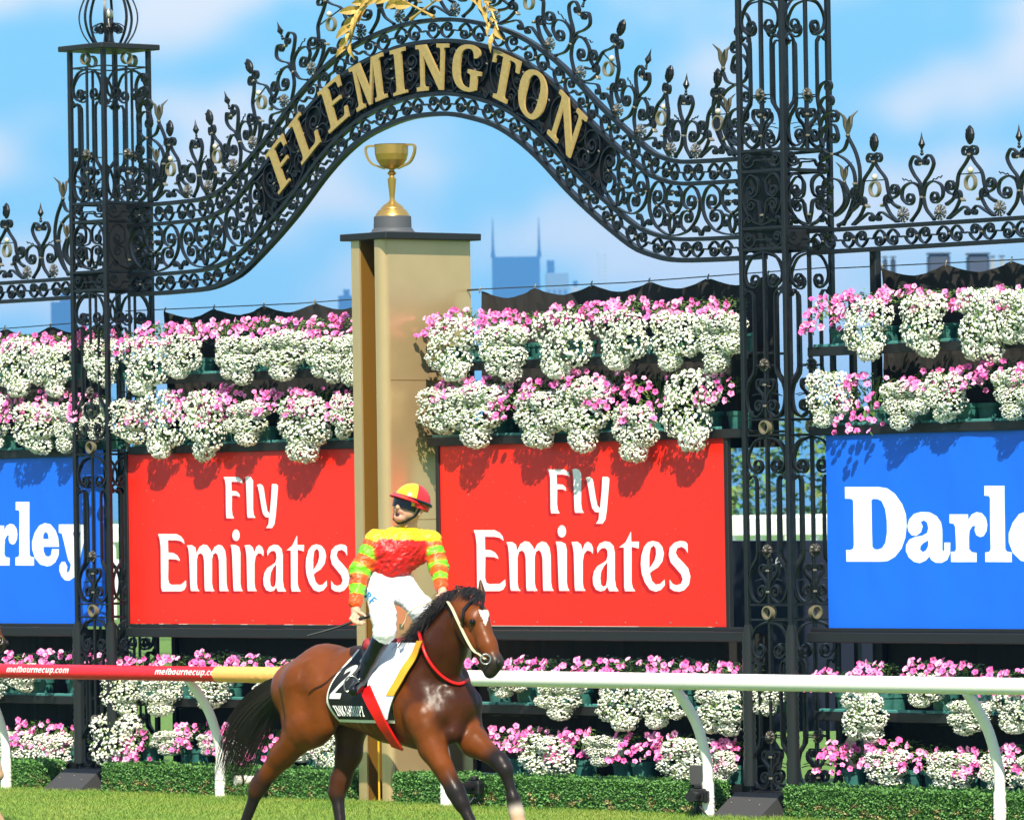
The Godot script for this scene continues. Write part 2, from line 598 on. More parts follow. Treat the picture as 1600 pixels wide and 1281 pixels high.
func v3(p: Vector2, z := 0.0) -> Vector3:
	return Vector3(p.x, p.y, z)

func chord(t: Node3D, b: float, th: float, w: float, a0: float, a1: float, called: String) -> void:
	var p := PackedVector2Array()
	var n := 90
	for i in n + 1:
		p.append(on_arch(lerpf(a0, a1, float(i) / n), b))
	var m := MB.new()
	m.strip(p, th, w)
	part(t, called, m.mesh(), M.iron)

func flourish(t: Node3D, place: Callable) -> void:
	# the tall scrollwork against a post; place maps (distance from the post, height over the rail)
	var L := [
		sc([Vector2(0.47, 0.72), Vector2(0.56, 0.58), Vector2(0.6, 0.42), Vector2(0.57, 0.25), Vector2(0.46, 0.08), Vector2(0.34, 0.012)]),
		sc([Vector2(0.4, 0.012), Vector2(0.5, 0.17), Vector2(0.545, 0.33), Vector2(0.52, 0.46), Vector2(0.42, 0.55), Vector2(0.28, 0.59), Vector2(0.16, 0.54)], 0.06, 1.0),
		sc([Vector2(0.42, 0.35), Vector2(0.47, 0.25), Vector2(0.42, 0.15), Vector2(0.3, 0.09), Vector2(0.18, 0.14)], 0.075, -1.0),
		sc([Vector2(0.3, 0.1), Vector2(0.42, 0.2), Vector2(0.38, 0.36), Vector2(0.25, 0.4)], 0.07, 1.0),
		sc([Vector2(0.47, 0.7), Vector2(0.42, 0.62), Vector2(0.3, 0.59), Vector2(0.2, 0.62), Vector2(0.16, 0.72), Vector2(0.22, 0.82), Vector2(0.32, 0.82), Vector2(0.36, 0.74)], 0.05, -1.0),
		sc([Vector2(0.19, 0.66), Vector2(0.15, 0.78), Vector2(0.2, 0.9), Vector2(0.3, 0.94)], 0.055, -1.0),
		sc([Vector2(0.17, 0.78), Vector2(0.14, 0.92), Vector2(0.18, 1.03), Vector2(0.26, 1.06)], 0.045, -1.0),
		sc([Vector2(0.16, 0.92), Vector2(0.13, 1.06), Vector2(0.17, 1.15), Vector2(0.24, 1.18)], 0.045, -1.0)]
	for p in L:
		var q := PackedVector2Array()
		for e in p:
			q.append(place.call(e))
		part(t, "scroll", scroll_mesh(q), M.iron)
	for s in [[0.47, 0.73, 1.0], [0.42, 0.36, 0.8]]:
		var o: Vector2 = place.call(Vector2(s[0], s[1]))
		var f := part(t, "flame_finial", M.m_flame, M.flame, v3(o))
		f.scale = Vector3.ONE * s[2]
	part(t, "clamp", M.m_clamp, M.iron_worn, v3(place.call(Vector2(0.3, 0.59))))
	part(t, "clamp", M.m_clamp, M.iron_worn, v3(place.call(Vector2(0.545, 0.34))))

func build_arch() -> void:
	arch_setup()
	var t := thing("gate_arch", "black wrought iron arch with gold lettering spanning between the two gate posts", "arch")
	var a0 := arch_at_u(-5.245)
	var a1 := arch_at_u(3.135)
	chord(t, 0.0, 0.04, 0.06, a0, a1, "lower_chord")
	chord(t, 0.172, 0.034, 0.05, a0, a1, "chord")
	chord(t, 0.63, 0.034, 0.05, a0, a1, "chord")
	chord(t, 0.81, 0.036, 0.055, a0, a1, "top_chord")
	# border rows
	var n := 26
	var st := (a1 - a0) / n
	for row in [[0.02, 0.135], [0.648, 0.145]]:
		for i in n:
			var c := a0 + st * (i + 0.5)
			var hp := shifted(border_half(row[1], i % 2 == 0), Vector2.ZERO, Vector2(st / 0.36, 1))
			part(t, "border_scroll", scroll_mesh(bent(hp, c, row[0]), 0.012, 0.032), M.iron)
			part(t, "border_scroll", scroll_mesh(bent(mirror(hp), c, row[0]), 0.012, 0.032), M.iron)
			var k := part(t, "clamp", M.m_clamp_small, M.iron_worn, v3(on_arch(c, row[0] + row[1] * 0.5)))
			var d := on_arch(c + 0.05, 0.3) - on_arch(c - 0.05, 0.3)
			k.rotation.z = atan2(d.y, d.x)
	# main scroll panels
	var m := 12
	var sm := (a1 - a0) / m
	var panel := lyre_panel(0.43)
	for i in m:
		var c := a0 + sm * (i + 0.5)
		for p in panel:
			part(t, "scroll", scroll_mesh(bent(shifted(p, Vector2.ZERO, Vector2(sm / 0.82, 1)), c, 0.187)), M.iron)
		for e in [[-0.225, 0.225], [0.225, 0.225], [0, 0.36], [0, 0.275], [0, 0.19], [-0.41, 0.3]]:
			var k := part(t, "clamp", M.m_clamp_small, M.iron_worn, v3(on_arch(c + e[0], 0.187 + e[1])))
			var d := on_arch(c + 0.05, 0.3) - on_arch(c - 0.05, 0.3)
			k.rotation.z = atan2(d.y, d.x)
	# black plate behind the letters
	var la := arch_at_u(-3.2)
	var lb := arch_at_u(1.1)
	var pl := MB.new()
	var nn := 60
	for i in nn:
		var p := on_arch(lerpf(la, lb, float(i) / nn), 0.188)
		var q := on_arch(lerpf(la, lb, float(i + 1) / nn), 0.188)
		var r := on_arch(lerpf(la, lb, float(i + 1) / nn), 0.614)
		var s := on_arch(lerpf(la, lb, float(i) / nn), 0.614)
		pl.quad(v3(p, -0.028), v3(q, -0.028), v3(r, -0.028), v3(s, -0.028), Vector3(0, 0, 1))
		pl.quad(v3(p, -0.034), v3(q, -0.034), v3(r, -0.034), v3(s, -0.034), Vector3(0, 0, -1))
	part(t, "back_plate", pl.mesh(), M.black)
	# letters, cut from plate, following the arch
	var names := "FLEMINGTON"
	var us := [-2.95, -2.62, -2.22, -1.75, -1.345, -0.905, -0.45, 0.015, 0.375, 0.79]
	var font := SystemFont.new()
	font.font_names = PackedStringArray(["Droid Serif"])
	font.font_weight = 700
	for i in 10:
		var tm := TextMesh.new()
		tm.font = font
		tm.text = names[i]
		tm.font_size = 64
		tm.pixel_size = 0.0086
		tm.depth = 0.02
		var ar := tm.get_mesh_arrays()
		var vs: PackedVector3Array = ar[Mesh.ARRAY_VERTEX]
		var lo := Vector3(9, 9, 9)
		var hi := -lo
		for e in vs:
			lo = lo.min(e)
			hi = hi.max(e)
		var ac := arch_at_u(us[i])
		for k in 4:
			ac += (us[i] - on_arch(ac, 0.4).x) * 0.9
		var ky := 0.4 / (hi.y - lo.y)
		var kx := minf(ky * 0.98, 0.44 / (hi.x - lo.x))
		var g := on_arch(ac + 0.1, 0.4) - on_arch(ac - 0.1, 0.4)
		for j in vs.size():
			var e := vs[j]
			var lift := 0.4 + 0.06 * minf(absf(us[i] + 1.0) / 1.9, 1.0)
			var q := on_arch(ac + (e.x - (lo.x + hi.x) * 0.5) * kx * 0.2 / maxf(g.length(), 0.1), lift + (e.y - (lo.y + hi.y) * 0.5) * ky)
			vs[j] = Vector3(q.x, q.y, e.z + 0.045)
		ar[Mesh.ARRAY_VERTEX] = vs
		var am := ArrayMesh.new()
		am.add_surface_from_arrays(Mesh.PRIMITIVE_TRIANGLES, ar)
		part(t, "letter", am, M.gold_flat)
	# crest
	var mid := arch_at_u(ARCH_MID)
	var k := 0
	var c := mid
	var reach := mid - arch_at_u(-4.6)
	var stp: float = reach / (2.0 * round(reach / 0.535 / 2.0))
	for i in range(-9, 10):
		var ca := mid + i * stp
		if ca < a0 + 0.5 or ca > a1 - 0.4:
			continue
		var place := func(e: Vector2) -> Vector2: return on_arch(ca + e.x, 0.83 + e.y)
		crest_parts(t, posmod(i, 2), place)
	flourish(t, func(e: Vector2) -> Vector2: return on_arch(a0 + e.x, 0.83 + e.y))
	flourish(t, func(e: Vector2) -> Vector2: return on_arch(a1 - e.x, 0.83 + e.y))
	# gilded laurel on the crown
	for s in [-1.0, 1.0]:
		var br: Array = []
		var pts := [Vector2(-0.12 * s, 0.83), Vector2(0.1 * s, 0.95), Vector2(0.35 * s, 1.1), Vector2(0.52 * s, 1.1), Vector2(0.68 * s, 0.98), Vector2(0.8 * s, 0.8)]
		var cp := cat(pts, 6)
		for e in cp:
			br.append(v3(on_arch(mid + e.x, e.y), 0.07))
		var b := MB.new()
		b.tube(br, [0.02, 0.016, 0.012, 0.01], 7)
		var branch := part(t, "laurel_branch", b.mesh(), M.gold_leaf)
		rng.seed = 40 + int(s)
		for j in 24:
			var f := 0.2 + 0.8 * j / 23.0
			var ix := int(f * (br.size() - 1))
			var p0: Vector3 = br[ix]
			var dd: Vector3 = (br[mini(ix + 1, br.size() - 1)] - br[maxi(ix - 1, 0)]).normalized()
			var side := 1.0 if j % 2 == 0 else -1.0
			var off := Vector3(-dd.y, dd.x, 0) * side
			var dir := (dd * 0.9 + off * rng.randf_range(0.25, 0.7) + Vector3(0, 0, rng.randf_range(-0.1, 0.5))).normalized()
			var lf := MB.new()
			var len_ := rng.randf_range(0.16, 0.25)
			var wd := len_ * 0.16
			var nz := dir.cross(Vector3(0, 0, 1)).normalized()
			var zz := nz.cross(dir).normalized()
			var pr: Vector3 = Vector3.ZERO
			for q in 5:
				var f0 := q / 5.0
				var f1 := (q + 1) / 5.0
				var w0 := wd * sin(PI * pow(f0, 0.8))
				var w1 := wd * sin(PI * pow(f1, 0.8))
				var c0 := dir * len_ * f0 + zz * 0.03 * sin(PI * f0)
				var c1 := dir * len_ * f1 + zz * 0.03 * sin(PI * f1)
				for s2 in [-1.0, 1.0]:
					var k0: Vector3 = c0 + nz * w0 * s2 + zz * w0 * 0.5
					var k1: Vector3 = c1 + nz * w1 * s2 + zz * w1 * 0.5
					b = lf
					lf.flat(c0, k0, k1, zz)
					lf.flat(c0, k1, c1, zz)
			part(branch, "leaf", lf.mesh(), M.gold_leaf, p0)

# ---------------------------------------------------------------- side wings of the gate
func build_wing(u0: float, u1: float, post_side: float, label: String) -> void:
	var t := thing("gate_wing", label, "fence", Vector3((u0 + u1) * 0.5, 0, 0), 0.0, "iron wings beside the gate posts")
	var c := (u0 + u1) * 0.5
	var w := u1 - u0
	bars(t, "rail", Vector3(0, 4.548, 0), Vector3(w, 0.036, 0.05), M.iron)
	bars(t, "rail", Vector3(0, 4.722, 0), Vector3(w, 0.034, 0.05), M.iron)
	var n := int(round(w / 0.355))
	var st := w / n
	for i in n:
		var x := -w * 0.5 + st * (i + 0.5)
		var hp := shifted(border_half(0.138, i % 2 == 0), Vector2(0, 4.566), Vector2(st / 0.36, 1))
		part(t, "border_scroll", scroll_mesh(hp, 0.012, 0.032), M.iron, Vector3(x, 0, 0))
		part(t, "border_scroll", scroll_mesh(mirror(hp), 0.012, 0.032), M.iron, Vector3(x, 0, 0))
		part(t, "clamp", M.m_clamp_small, M.iron_worn, Vector3(x, 4.635, 0))
	var first := 4.41 if post_side < 0.0 else -7.1
	var k := 0
	while true:
		var x := first + k * 0.53 * -post_side
		if x > u1 - 0.2 or x < u0 + 0.2:
			break
		var lx := x - c
		crest_parts(t, k % 2, func(e: Vector2) -> Vector2: return Vector2(lx + e.x, 4.74 + e.y))
		k += 1
	if post_side > 0.0:
		# left wing: the run between the last leaf and the post
		for x in [-6.57]:
			var lx: float = x - c
			crest_parts(t, 1, func(e: Vector2) -> Vector2: return Vector2(lx + e.x, 4.74 + e.y))
		flourish(t, func(e: Vector2) -> Vector2: return Vector2(w * 0.5 - e.x, 4.74 + e.y))
	else:
		flourish(t, func(e: Vector2) -> Vector2: return Vector2(-w * 0.5 + e.x, 4.74 + e.y))

# ---------------------------------------------------------------- gate posts
# one storey of a post face, h high, hw half wide, origin at its foot
func storey(face: Node3D, y0: float, h: float, hw: float) -> void:
	var o := Vector3(0, y0, 0)
	for s in [1.0, -1.0]:
		var top := sc([Vector2(0.006, h - 0.012), Vector2(hw * 0.6, h - 0.05), Vector2(hw - 0.02, h - 0.16), Vector2(hw - 0.03, h - 0.25), Vector2(hw * 0.62, h - 0.295)], 0.062, -1.0)
		var bar := PackedVector2Array([Vector2(hw * 0.9, h - 0.345), Vector2(hw * 0.82, h - 0.325), Vector2(hw * 0.66, h - 0.325), Vector2(hw * 0.55, h - 0.36), Vector2(hw * 0.54, h - 0.42), Vector2(hw * 0.54, 0.42), Vector2(hw * 0.58, 0.37), Vector2(hw * 0.84, 0.3)])
		var low := sc([Vector2(hw * 0.84, 0.3), Vector2(hw * 0.97, 0.2), Vector2(hw * 0.86, 0.07), Vector2(hw * 0.5, 0.014), Vector2(hw * 0.2, 0.05)], 0.06, -1.0)
		var heart := sc([Vector2(0.006, 0.1), Vector2(hw * 0.15, 0.19), Vector2(hw * 0.42, 0.25), Vector2(hw * 0.4, 0.31), Vector2(hw * 0.16, 0.315)], 0.026, 1.0)
		var tw := sc([Vector2(0.006, 0.15), Vector2(hw * 0.3, 0.2), Vector2(hw * 0.7, 0.19)])
		bar = curl_front(bar, 0.036)
		for e in [top, bar, low, heart]:
			var q: PackedVector2Array = e if s > 0 else mirror(e)
			part(face, "scroll", scroll_mesh(q, 0.013, 0.026), M.iron, o)
		var tb := MB.new()
		tb.strip(tw if s > 0 else mirror(tw), 0.006, 0.012)
		part(face, "twig", tb.mesh(), M.iron, o)
	bars(face, "bar", o + Vector3(0, h * 0.5, 0), Vector3(0.022, h - 0.004, 0.022), M.iron, 0.003)
	bars(face, "cross_bar", o + Vector3(0, 0.43, 0), Vector3(hw * 1.2, 0.01, 0.012), M.iron, 0.0)
	part(face, "rosette", M.m_rosette_small, M.rosette, o + Vector3(0, 0.43, 0.02))
	part(face, "clamp", M.m_clamp, M.iron_worn, o + Vector3(0, 0.27, 0))
	part(face, "clamp", M.m_clamp, M.iron_worn, o + Vector3(0, 0.1, 0))

func curl_front(p: PackedVector2Array, r: float) -> PackedVector2Array:
	var q := p.duplicate()
	q.reverse()
	q = curl(q, r, 1.0, 1.2)
	q.reverse()
	return q

func ring_row(face: Node3D, y: float) -> void:
	part(face, "ring", M.m_post_ring, M.ring, Vector3(0, y, 0.012))

func block(face: Node3D, hw: float) -> void:
	for row in [[4.6, 0.125], [5.245, 0.12]]:
		for s in [1.0, -1.0]:
			var p := sc([Vector2(0.0, row[1] * 0.5), Vector2(hw * 0.35, row[1] * 0.5), Vector2(hw * 0.45, row[1] * 0.2), Vector2(hw * 0.72, 0.006), Vector2(hw * 0.97, row[1] * 0.35), Vector2(hw * 0.9, row[1] * 0.8)], 0.04, 1.0)
			part(face, "scroll", scroll_mesh(p if s > 0 else mirror(p), 0.012, 0.026), M.iron, Vector3(0, row[0], 0))
	for s in [1.0, -1.0]:
		for p in [sc([Vector2(0.0, 0.012), Vector2(-hw * 0.5, 0.05), Vector2(-hw * 0.93, 0.17), Vector2(-hw * 0.95, 0.33), Vector2(-hw * 0.6, 0.42), Vector2(-hw * 0.22, 0.37), Vector2(-hw * 0.25, 0.27), Vector2(-hw * 0.5, 0.24)], 0.05, -1.0),
			sc([Vector2(-0.004, 0.03), Vector2(-hw * 0.15, 0.12), Vector2(-hw * 0.22, 0.2), Vector2(-hw * 0.5, 0.225)], 0.05, 1.0),
			sc([Vector2(-hw * 0.95, 0.015), Vector2(-hw * 0.85, 0.06), Vector2(-hw * 0.72, 0.08)], 0.025, -1.0)]:
			part(face, "scroll", scroll_mesh(p if s > 0 else mirror(p), 0.012, 0.026), M.iron, Vector3(0, 4.77, 0))
	part(face, "clamp", M.m_clamp, M.iron_worn, Vector3(0, 4.86, 0))
	for y in [4.589, 4.757, 5.218, 5.384]:
		bars(face, "cross_bar", Vector3(0, y, 0), Vector3(hw * 2.0, 0.026, 0.03), M.iron, 0.003)

func build_post(u: float, label: String, plates: Array, flare: float, taller := 0.0) -> Node3D:
	var t := thing("gate_post", label, "gate post", Vector3(u, 0, 0), 0.0, "square iron gate posts")
	var hx := 0.25
	var hz := 0.26
	var top := 6.785 + taller
	for sx in [-1.0, 1.0]:
		for sz in [-1.0, 1.0]:
			bars(t, "column", Vector3(sx * hx, (top + 0.2) * 0.5, sz * hz), Vector3(0.044, top - 0.2, 0.044), M.iron, 0.006)
	for f in 4:
		var face := Node3D.new()
		face.name = "lattice_face"
		t.add_child(face, true)
		face.rotation.y = f * PI / 2
		var dist := hz if f % 2 == 0 else hx
		face.position = Vector3(0, 0, dist).rotated(Vector3.UP, f * PI / 2)
		var hw := (hx if f % 2 == 0 else hz) - 0.022
		for s in [[0.225, 1.37], [1.725, 1.36], [3.222, 1.357], [5.398, 1.232]]:
			storey(face, s[0], s[1], hw)
		for y in [0.215, 1.598, 1.718, 3.088, 3.214]:
			bars(face, "cross_bar", Vector3(0, y, 0), Vector3(hw * 2.0, 0.014, 0.024), M.iron, 0.002)
		ring_row(face, 1.658)
		ring_row(face, 3.151)
		if taller == 0.0:
			bars(face, "cross_bar", Vector3(0, 6.635, 0), Vector3(hw * 2.0, 0.012, 0.024), M.iron, 0.002)
			ring_row(face, 6.71)
		else:
			bars(face, "cross_bar", Vector3(0, 6.637, 0), Vector3(hw * 2.0, 0.02, 0.03), M.iron, 0.002)
			storey(face, 6.75, 1.3, hw)
		block(face, hw)
	for p in plates:
		bars(t, "plate", p[0], p[1], M.black, 0.004)
	# padded wraps on the two front columns
	for sx in [-1.0, 1.0]:
		var y1 := 1.56
		var b := MB.new()
		var pts: Array = []
		var rr: Array = []
		rng.seed = 70 + int(u * 10) + int(sx)
		var n := 46
		for i in n + 1:
			var f := float(i) / n
			pts.append(Vector3(sx * hx, lerpf(0.26, y1, f), hz))
			var r := 0.052 + 0.005 * sin(f * 130.0) + rng.randf_range(-0.002, 0.002)
			if f > 0.93:
				r = lerpf(0.052, 0.028, (f - 0.93) / 0.07)
			if f < 0.14:
				r = 0.056 + rng.randf_range(-0.001, 0.001)
			rr.append(r)
		b.tube(pts, rr, 14)
		part(t, "padding", b.mesh(), M.pad)
	return t

func build_lantern(t: Node3D) -> void:
	# open iron cage on the cap of the near-left post
	bars(t, "cap", Vector3(0, 6.815, 0), Vector3(0.66, 0.05, 0.68), M.black, 0.006)
	var cage := Node3D.new()
	cage.name = "lantern_cage"
	t.add_child(cage)
	cage.position = Vector3(0, 6.84, 0)
	for i in 8:
		var a := TAU * i / 8
		var p := cat([Vector2(0.16, 0.0), Vector2(0.24, 0.12), Vector2(0.27, 0.27), Vector2(0.22, 0.43), Vector2(0.12, 0.56), Vector2(0.05, 0.72), Vector2(0.035, 0.95)], 5)
		var b := MB.new()
		b.strip(p, 0.012, 0.024)
		var o := part(cage, "cage_bar", b.mesh(), M.iron)
		o.rotation.y = a
		var q := sc([Vector2(0.1, 0.5), Vector2(0.18, 0.47), Vector2(0.27, 0.5), Vector2(0.28, 0.57)], 0.035, 1.0)
		var o2 := part(cage, "scroll", scroll_mesh(q, 0.01, 0.02), M.iron)
		o2.rotation.y = a + 0.2
		var q2 := sc([Vector2(0.03, 0.09), Vector2(0.07, 0.2), Vector2(0.13, 0.185)], 0.04, -1.0)
		var o3 := part(cage, "scroll", scroll_mesh(q2, 0.01, 0.02), M.iron)
		o3.rotation.y = a
	var c := MB.new()
	c.lathe([Vector2(0.09, 0), Vector2(0.05, 0.04), Vector2(0.04, 0.12), Vector2(0.055, 0.17), Vector2(0.03, 0.23), Vector2(0.02, 0.26), Vector2(0.0001, 0.27)], 14)
	part(cage, "stem", c.mesh(), M.iron)
	var bl := MB.new()
	bl.ball(Vector3.ZERO, Vector3.ONE * 0.048, 14, 9)
	part(cage, "ball", bl.mesh(), M.ball, Vector3(0, 0.295, 0))

func build_footing(u: float, label: String) -> void:
	var t := thing("post_footing", label, "footing", Vector3(u, 0, 0.0), 0.0, "footings of the gate posts")
	bars(t, "plinth", Vector3(0, 0.1, 0), Vector3(0.72, 0.2, 0.72), M.concrete, 0.01)
	var b := MB.new()
	b.prism(PackedVector2Array([Vector2(0.36, 0.0), Vector2(0.75, 0.0), Vector2(0.45, 0.215), Vector2(0.36, 0.215)]), -0.3, 0.24)
	var o := part(t, "rubber_ramp", b.mesh(), M.rubber)
	o.rotation.y = -PI / 2
	for e in [[-0.16, 0.14], [0.02, 0.16], [0.18, 0.13]]:
		var s := MB.new()
		s.ball(Vector3.ZERO, Vector3(0.008, 0.008, 0.008), 6, 4)
		part(t, "stud", s.mesh(), M.iron_worn, Vector3(e[0], e[1], 0.75 - e[1] * 1.4 + 0.008))

# ---------------------------------------------------------------- pillar and cup
func build_pillar() -> void:
	var t := thing("finish_pillar", "tall gold square pillar with a dark slot and black cap between the red signs", "pillar", Vector3(-1.28, 0, 0))
	var w := 0.42
	var d := 1.0
	var h := 4.86
	# body: a C section open towards the track, so the slot is a real recess
	var sl0 := -0.1   # slot from x = -0.10 to 0.11
	var sl1 := 0.1
	var r := 0.075
	var right := PackedVector2Array()
	right.append(Vector2(sl1, 0.5))
	for i in 7:
		var a := PI / 2 - PI / 2 * i / 6
		right.append(Vector2(w * 0.5 - r + cos(a) * r, 0.5 - r + sin(a) * r))
	right.append(Vector2(w * 0.5, -0.5))
	right.append(Vector2(-w * 0.5, -0.5))
	right.append(Vector2(-w * 0.5, 0.5))
	right.append(Vector2(sl0, 0.5))
	right.append(Vector2(sl0, 0.2))
	right.append(Vector2(sl1, 0.2))
	var b := MB.new()
	var poly := PackedVector2Array()
	for e in right:
		poly.append(Vector2(e.x, -e.y))
	b.prism(poly, 0, h)
	var body := part(t, "body", b.mesh(), M.pillar)
	body.rotation.x = -PI / 2
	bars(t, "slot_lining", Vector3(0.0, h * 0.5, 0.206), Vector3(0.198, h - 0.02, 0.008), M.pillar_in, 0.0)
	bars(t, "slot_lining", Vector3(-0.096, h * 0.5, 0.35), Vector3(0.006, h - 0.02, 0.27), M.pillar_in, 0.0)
	bars(t, "strip", Vector3(0.04, h * 0.5, 0.215), Vector3(0.02, h - 0.2, 0.012), M.gold, 0.002)
	for y in [0.9, 1.7, 2.5, 3.3, 4.1]:
		bars(t, "hinge", Vector3(0.075, y, 0.3), Vector3(0.03, 0.14, 0.03), M.gold, 0.004)
	bars(t, "stripe", Vector3(0.06, 0.55, 0.503), Vector3(0.02, 1.1, 0.004), M.yellow, 0.0)
	for y in [1.2, 2.45, 3.65]:
		bars(t, "joint", Vector3(0.2115, y, -0.02), Vector3(0.002, 0.004, 0.9), M.pillar_in, 0.0)
	bars(t, "cap", Vector3(0, h + 0.03, 0), Vector3(w + 0.2, 0.06, d + 0.09), M.black, 0.006)
	# cup
	var c := thing("trophy_cup", "golden three handled trophy cup on black base standing on the pillar cap", "trophy", Vector3(-1.46, h + 0.06, 0.05))
	c.scale = Vector3.ONE * 1.05
	var base := MB.new()
	base.lathe([Vector2(0.0001, 0), Vector2(0.19, 0), Vector2(0.19, 0.02), Vector2(0.175, 0.032), Vector2(0.17, 0.045), Vector2(0.158, 0.055), Vector2(0.155, 0.15), Vector2(0.15, 0.155), Vector2(0.0001, 0.155)], 32)
	part(c, "base", base.mesh(), M.plinth)
	var ft := MB.new()
	ft.lathe([Vector2(0.145, 0.155), Vector2(0.135, 0.175), Vector2(0.115, 0.205), Vector2(0.1, 0.215), Vector2(0.095, 0.225), Vector2(0.07, 0.25), Vector2(0.035, 0.275), Vector2(0.022, 0.29), Vector2(0.021, 0.31), Vector2(0.026, 0.36), Vector2(0.034, 0.44), Vector2(0.036, 0.465), Vector2(0.022, 0.48), Vector2(0.02, 0.49), Vector2(0.04, 0.51), Vector2(0.022, 0.53), Vector2(0.02, 0.545)], 28)
	part(c, "stem", ft.mesh(), M.gold)
	var bw := MB.new()
	bw.lathe([Vector2(0.0001, 0.54), Vector2(0.05, 0.548), Vector2(0.095, 0.575), Vector2(0.125, 0.62), Vector2(0.138, 0.67), Vector2(0.14, 0.745), Vector2(0.144, 0.75), Vector2(0.134, 0.75), Vector2(0.128, 0.67), Vector2(0.09, 0.59), Vector2(0.0001, 0.565)], 36)
	part(c, "bowl", bw.mesh(), M.gold)
	for i in 3:
		var hd := MB.new()
		var p := cat([Vector2(0.13, 0.738), Vector2(0.195, 0.74), Vector2(0.222, 0.72), Vector2(0.21, 0.655), Vector2(0.17, 0.595), Vector2(0.1, 0.565), Vector2(0.06, 0.55)], 5)
		hd.strip(p, 0.016, 0.03)
		var o := part(c, "handle", hd.mesh(), M.gold)
		o.rotation.y = [-2.55, 0.35, 2.25][i]

# ---------------------------------------------------------------- printed signs
func fill_print(img: Image, polys: Array, sz: Vector2, off: Vector2, colr: Color) -> void:
	var W := img.get_width()
	var H := img.get_height()
	var edges: Array = []
	var lo := 1e9
	var hi := -1e9
	for a in polys:
		var n: int = a.size() / 2
		for i in n:
			var j := (i + 1) % n
			var p := Vector2((a[i * 2] + off.x) / sz.x * W, (-a[i * 2 + 1] + off.y) / sz.y * H)
			var q := Vector2((a[j * 2] + off.x) / sz.x * W, (-a[j * 2 + 1] + off.y) / sz.y * H)
			edges.append([p, q])
			lo = minf(lo, p.y)
			hi = maxf(hi, p.y)
	var cov := PackedFloat32Array()
	for y in range(maxi(int(lo), 0), mini(int(hi) + 2, H)):
		cov.resize(0)
		cov.resize(W)
		for s in 4:
			var yy := y + (s + 0.5) / 4.0
			var xs: Array = []
			for e in edges:
				var p: Vector2 = e[0]
				var q: Vector2 = e[1]
				if (p.y <= yy) != (q.y <= yy):
					xs.append(p.x + (yy - p.y) / (q.y - p.y) * (q.x - p.x))
			xs.sort()
			for k in range(0, xs.size() - 1, 2):
				var x0: float = clampf(xs[k], 0, W - 1)
				var x1: float = clampf(xs[k + 1], 0, W - 1)
				for x in range(int(x0), int(x1) + 1):
					cov[x] += clampf(minf(x1, x + 1.0) - maxf(x0, x), 0, 1) * 0.25
		for x in W:
			if cov[x] > 0.0:
				img.set_pixel(x, y, img.get_pixel(x, y).lerp(colr, minf(cov[x], 1.0)))

func printed(base: Color, sz: Vector2, polys: Array, shade: Color, offset: Vector2, specks: int, seed_: int) -> ImageTexture:
	var W := 1400
	var img := Image.create(W, int(W * sz.y / sz.x), false, Image.FORMAT_RGB8)
	img.fill(base)
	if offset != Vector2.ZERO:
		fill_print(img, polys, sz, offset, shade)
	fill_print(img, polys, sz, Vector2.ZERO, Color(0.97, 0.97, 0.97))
	rng.seed = seed_
	for i in specks:
		var x := rng.randi_range(2, W - 6)
		var y := rng.randi_range(2, img.get_height() - 10)
		var c := img.get_pixel(x, y).lerp(Color(1, 0.95, 0.9), rng.randf_range(0.2, 0.7))
		img.fill_rect(Rect2i(x, y, rng.randi_range(1, 3), rng.randi_range(1, 4)), c)
	img.generate_mipmaps()
	return ImageTexture.create_from_image(img)

func build_sign(called: String, label: String, x0: float, w: float, y1: float, h: float, m: Material, z: float, ripple: float) -> Node3D:
	var t := thing(called, label, "sign", Vector3(x0 + w * 0.5, y1 - h * 0.5, z), 0.0, "printed signs under the flower shelves")
	var b := MB.new()
	var nx := 40
	var ny := 20
	var f := FastNoiseLite.new()
	f.seed = int(x0 * 10)
	f.frequency = 0.9
	var hgt := func(i: int, j: int) -> Vector3:
		var x := (float(i) / nx - 0.5) * w
		var y := (0.5 - float(j) / ny) * h
		return Vector3(x, y, ripple * (f.get_noise_2d(x * 1.3, y * 0.7) + 0.4 * f.get_noise_2d(x * 5.0 + 9.0, y * 1.2)))
	for i in nx:
		for j in ny:
			var p: Array = [hgt.call(i, j), hgt.call(i + 1, j), hgt.call(i + 1, j + 1), hgt.call(i, j + 1)]
			var n0: Vector3 = (p[3] - p[0]).cross(p[1] - p[0]).normalized()
			var u := [Vector2(float(i) / nx, float(j) / ny), Vector2(float(i + 1) / nx, float(j) / ny), Vector2(float(i + 1) / nx, float(j + 1) / ny), Vector2(float(i) / nx, float(j + 1) / ny)]
			var nn: Array = []
			for q in [[i, j], [i + 1, j], [i + 1, j + 1], [i, j + 1]]:
				var ex: Vector3 = hgt.call(mini(q[0] + 1, nx), q[1]) - hgt.call(maxi(q[0] - 1, 0), q[1])
				var ey: Vector3 = hgt.call(q[0], maxi(q[1] - 1, 0)) - hgt.call(q[0], mini(q[1] + 1, ny))
				nn.append(ex.cross(ey).normalized())
			b.tri(p[0], p[1], p[2], nn[0], nn[1], nn[2], u[0], u[1], u[2])
			b.tri(p[0], p[2], p[3], nn[0], nn[2], nn[3], u[0], u[2], u[3])
	part(t, "print", b.mesh(), m)
	bars(t, "backing", Vector3(0, 0, -0.024), Vector3(w, h, 0.02), M.black, 0.0)
	return t

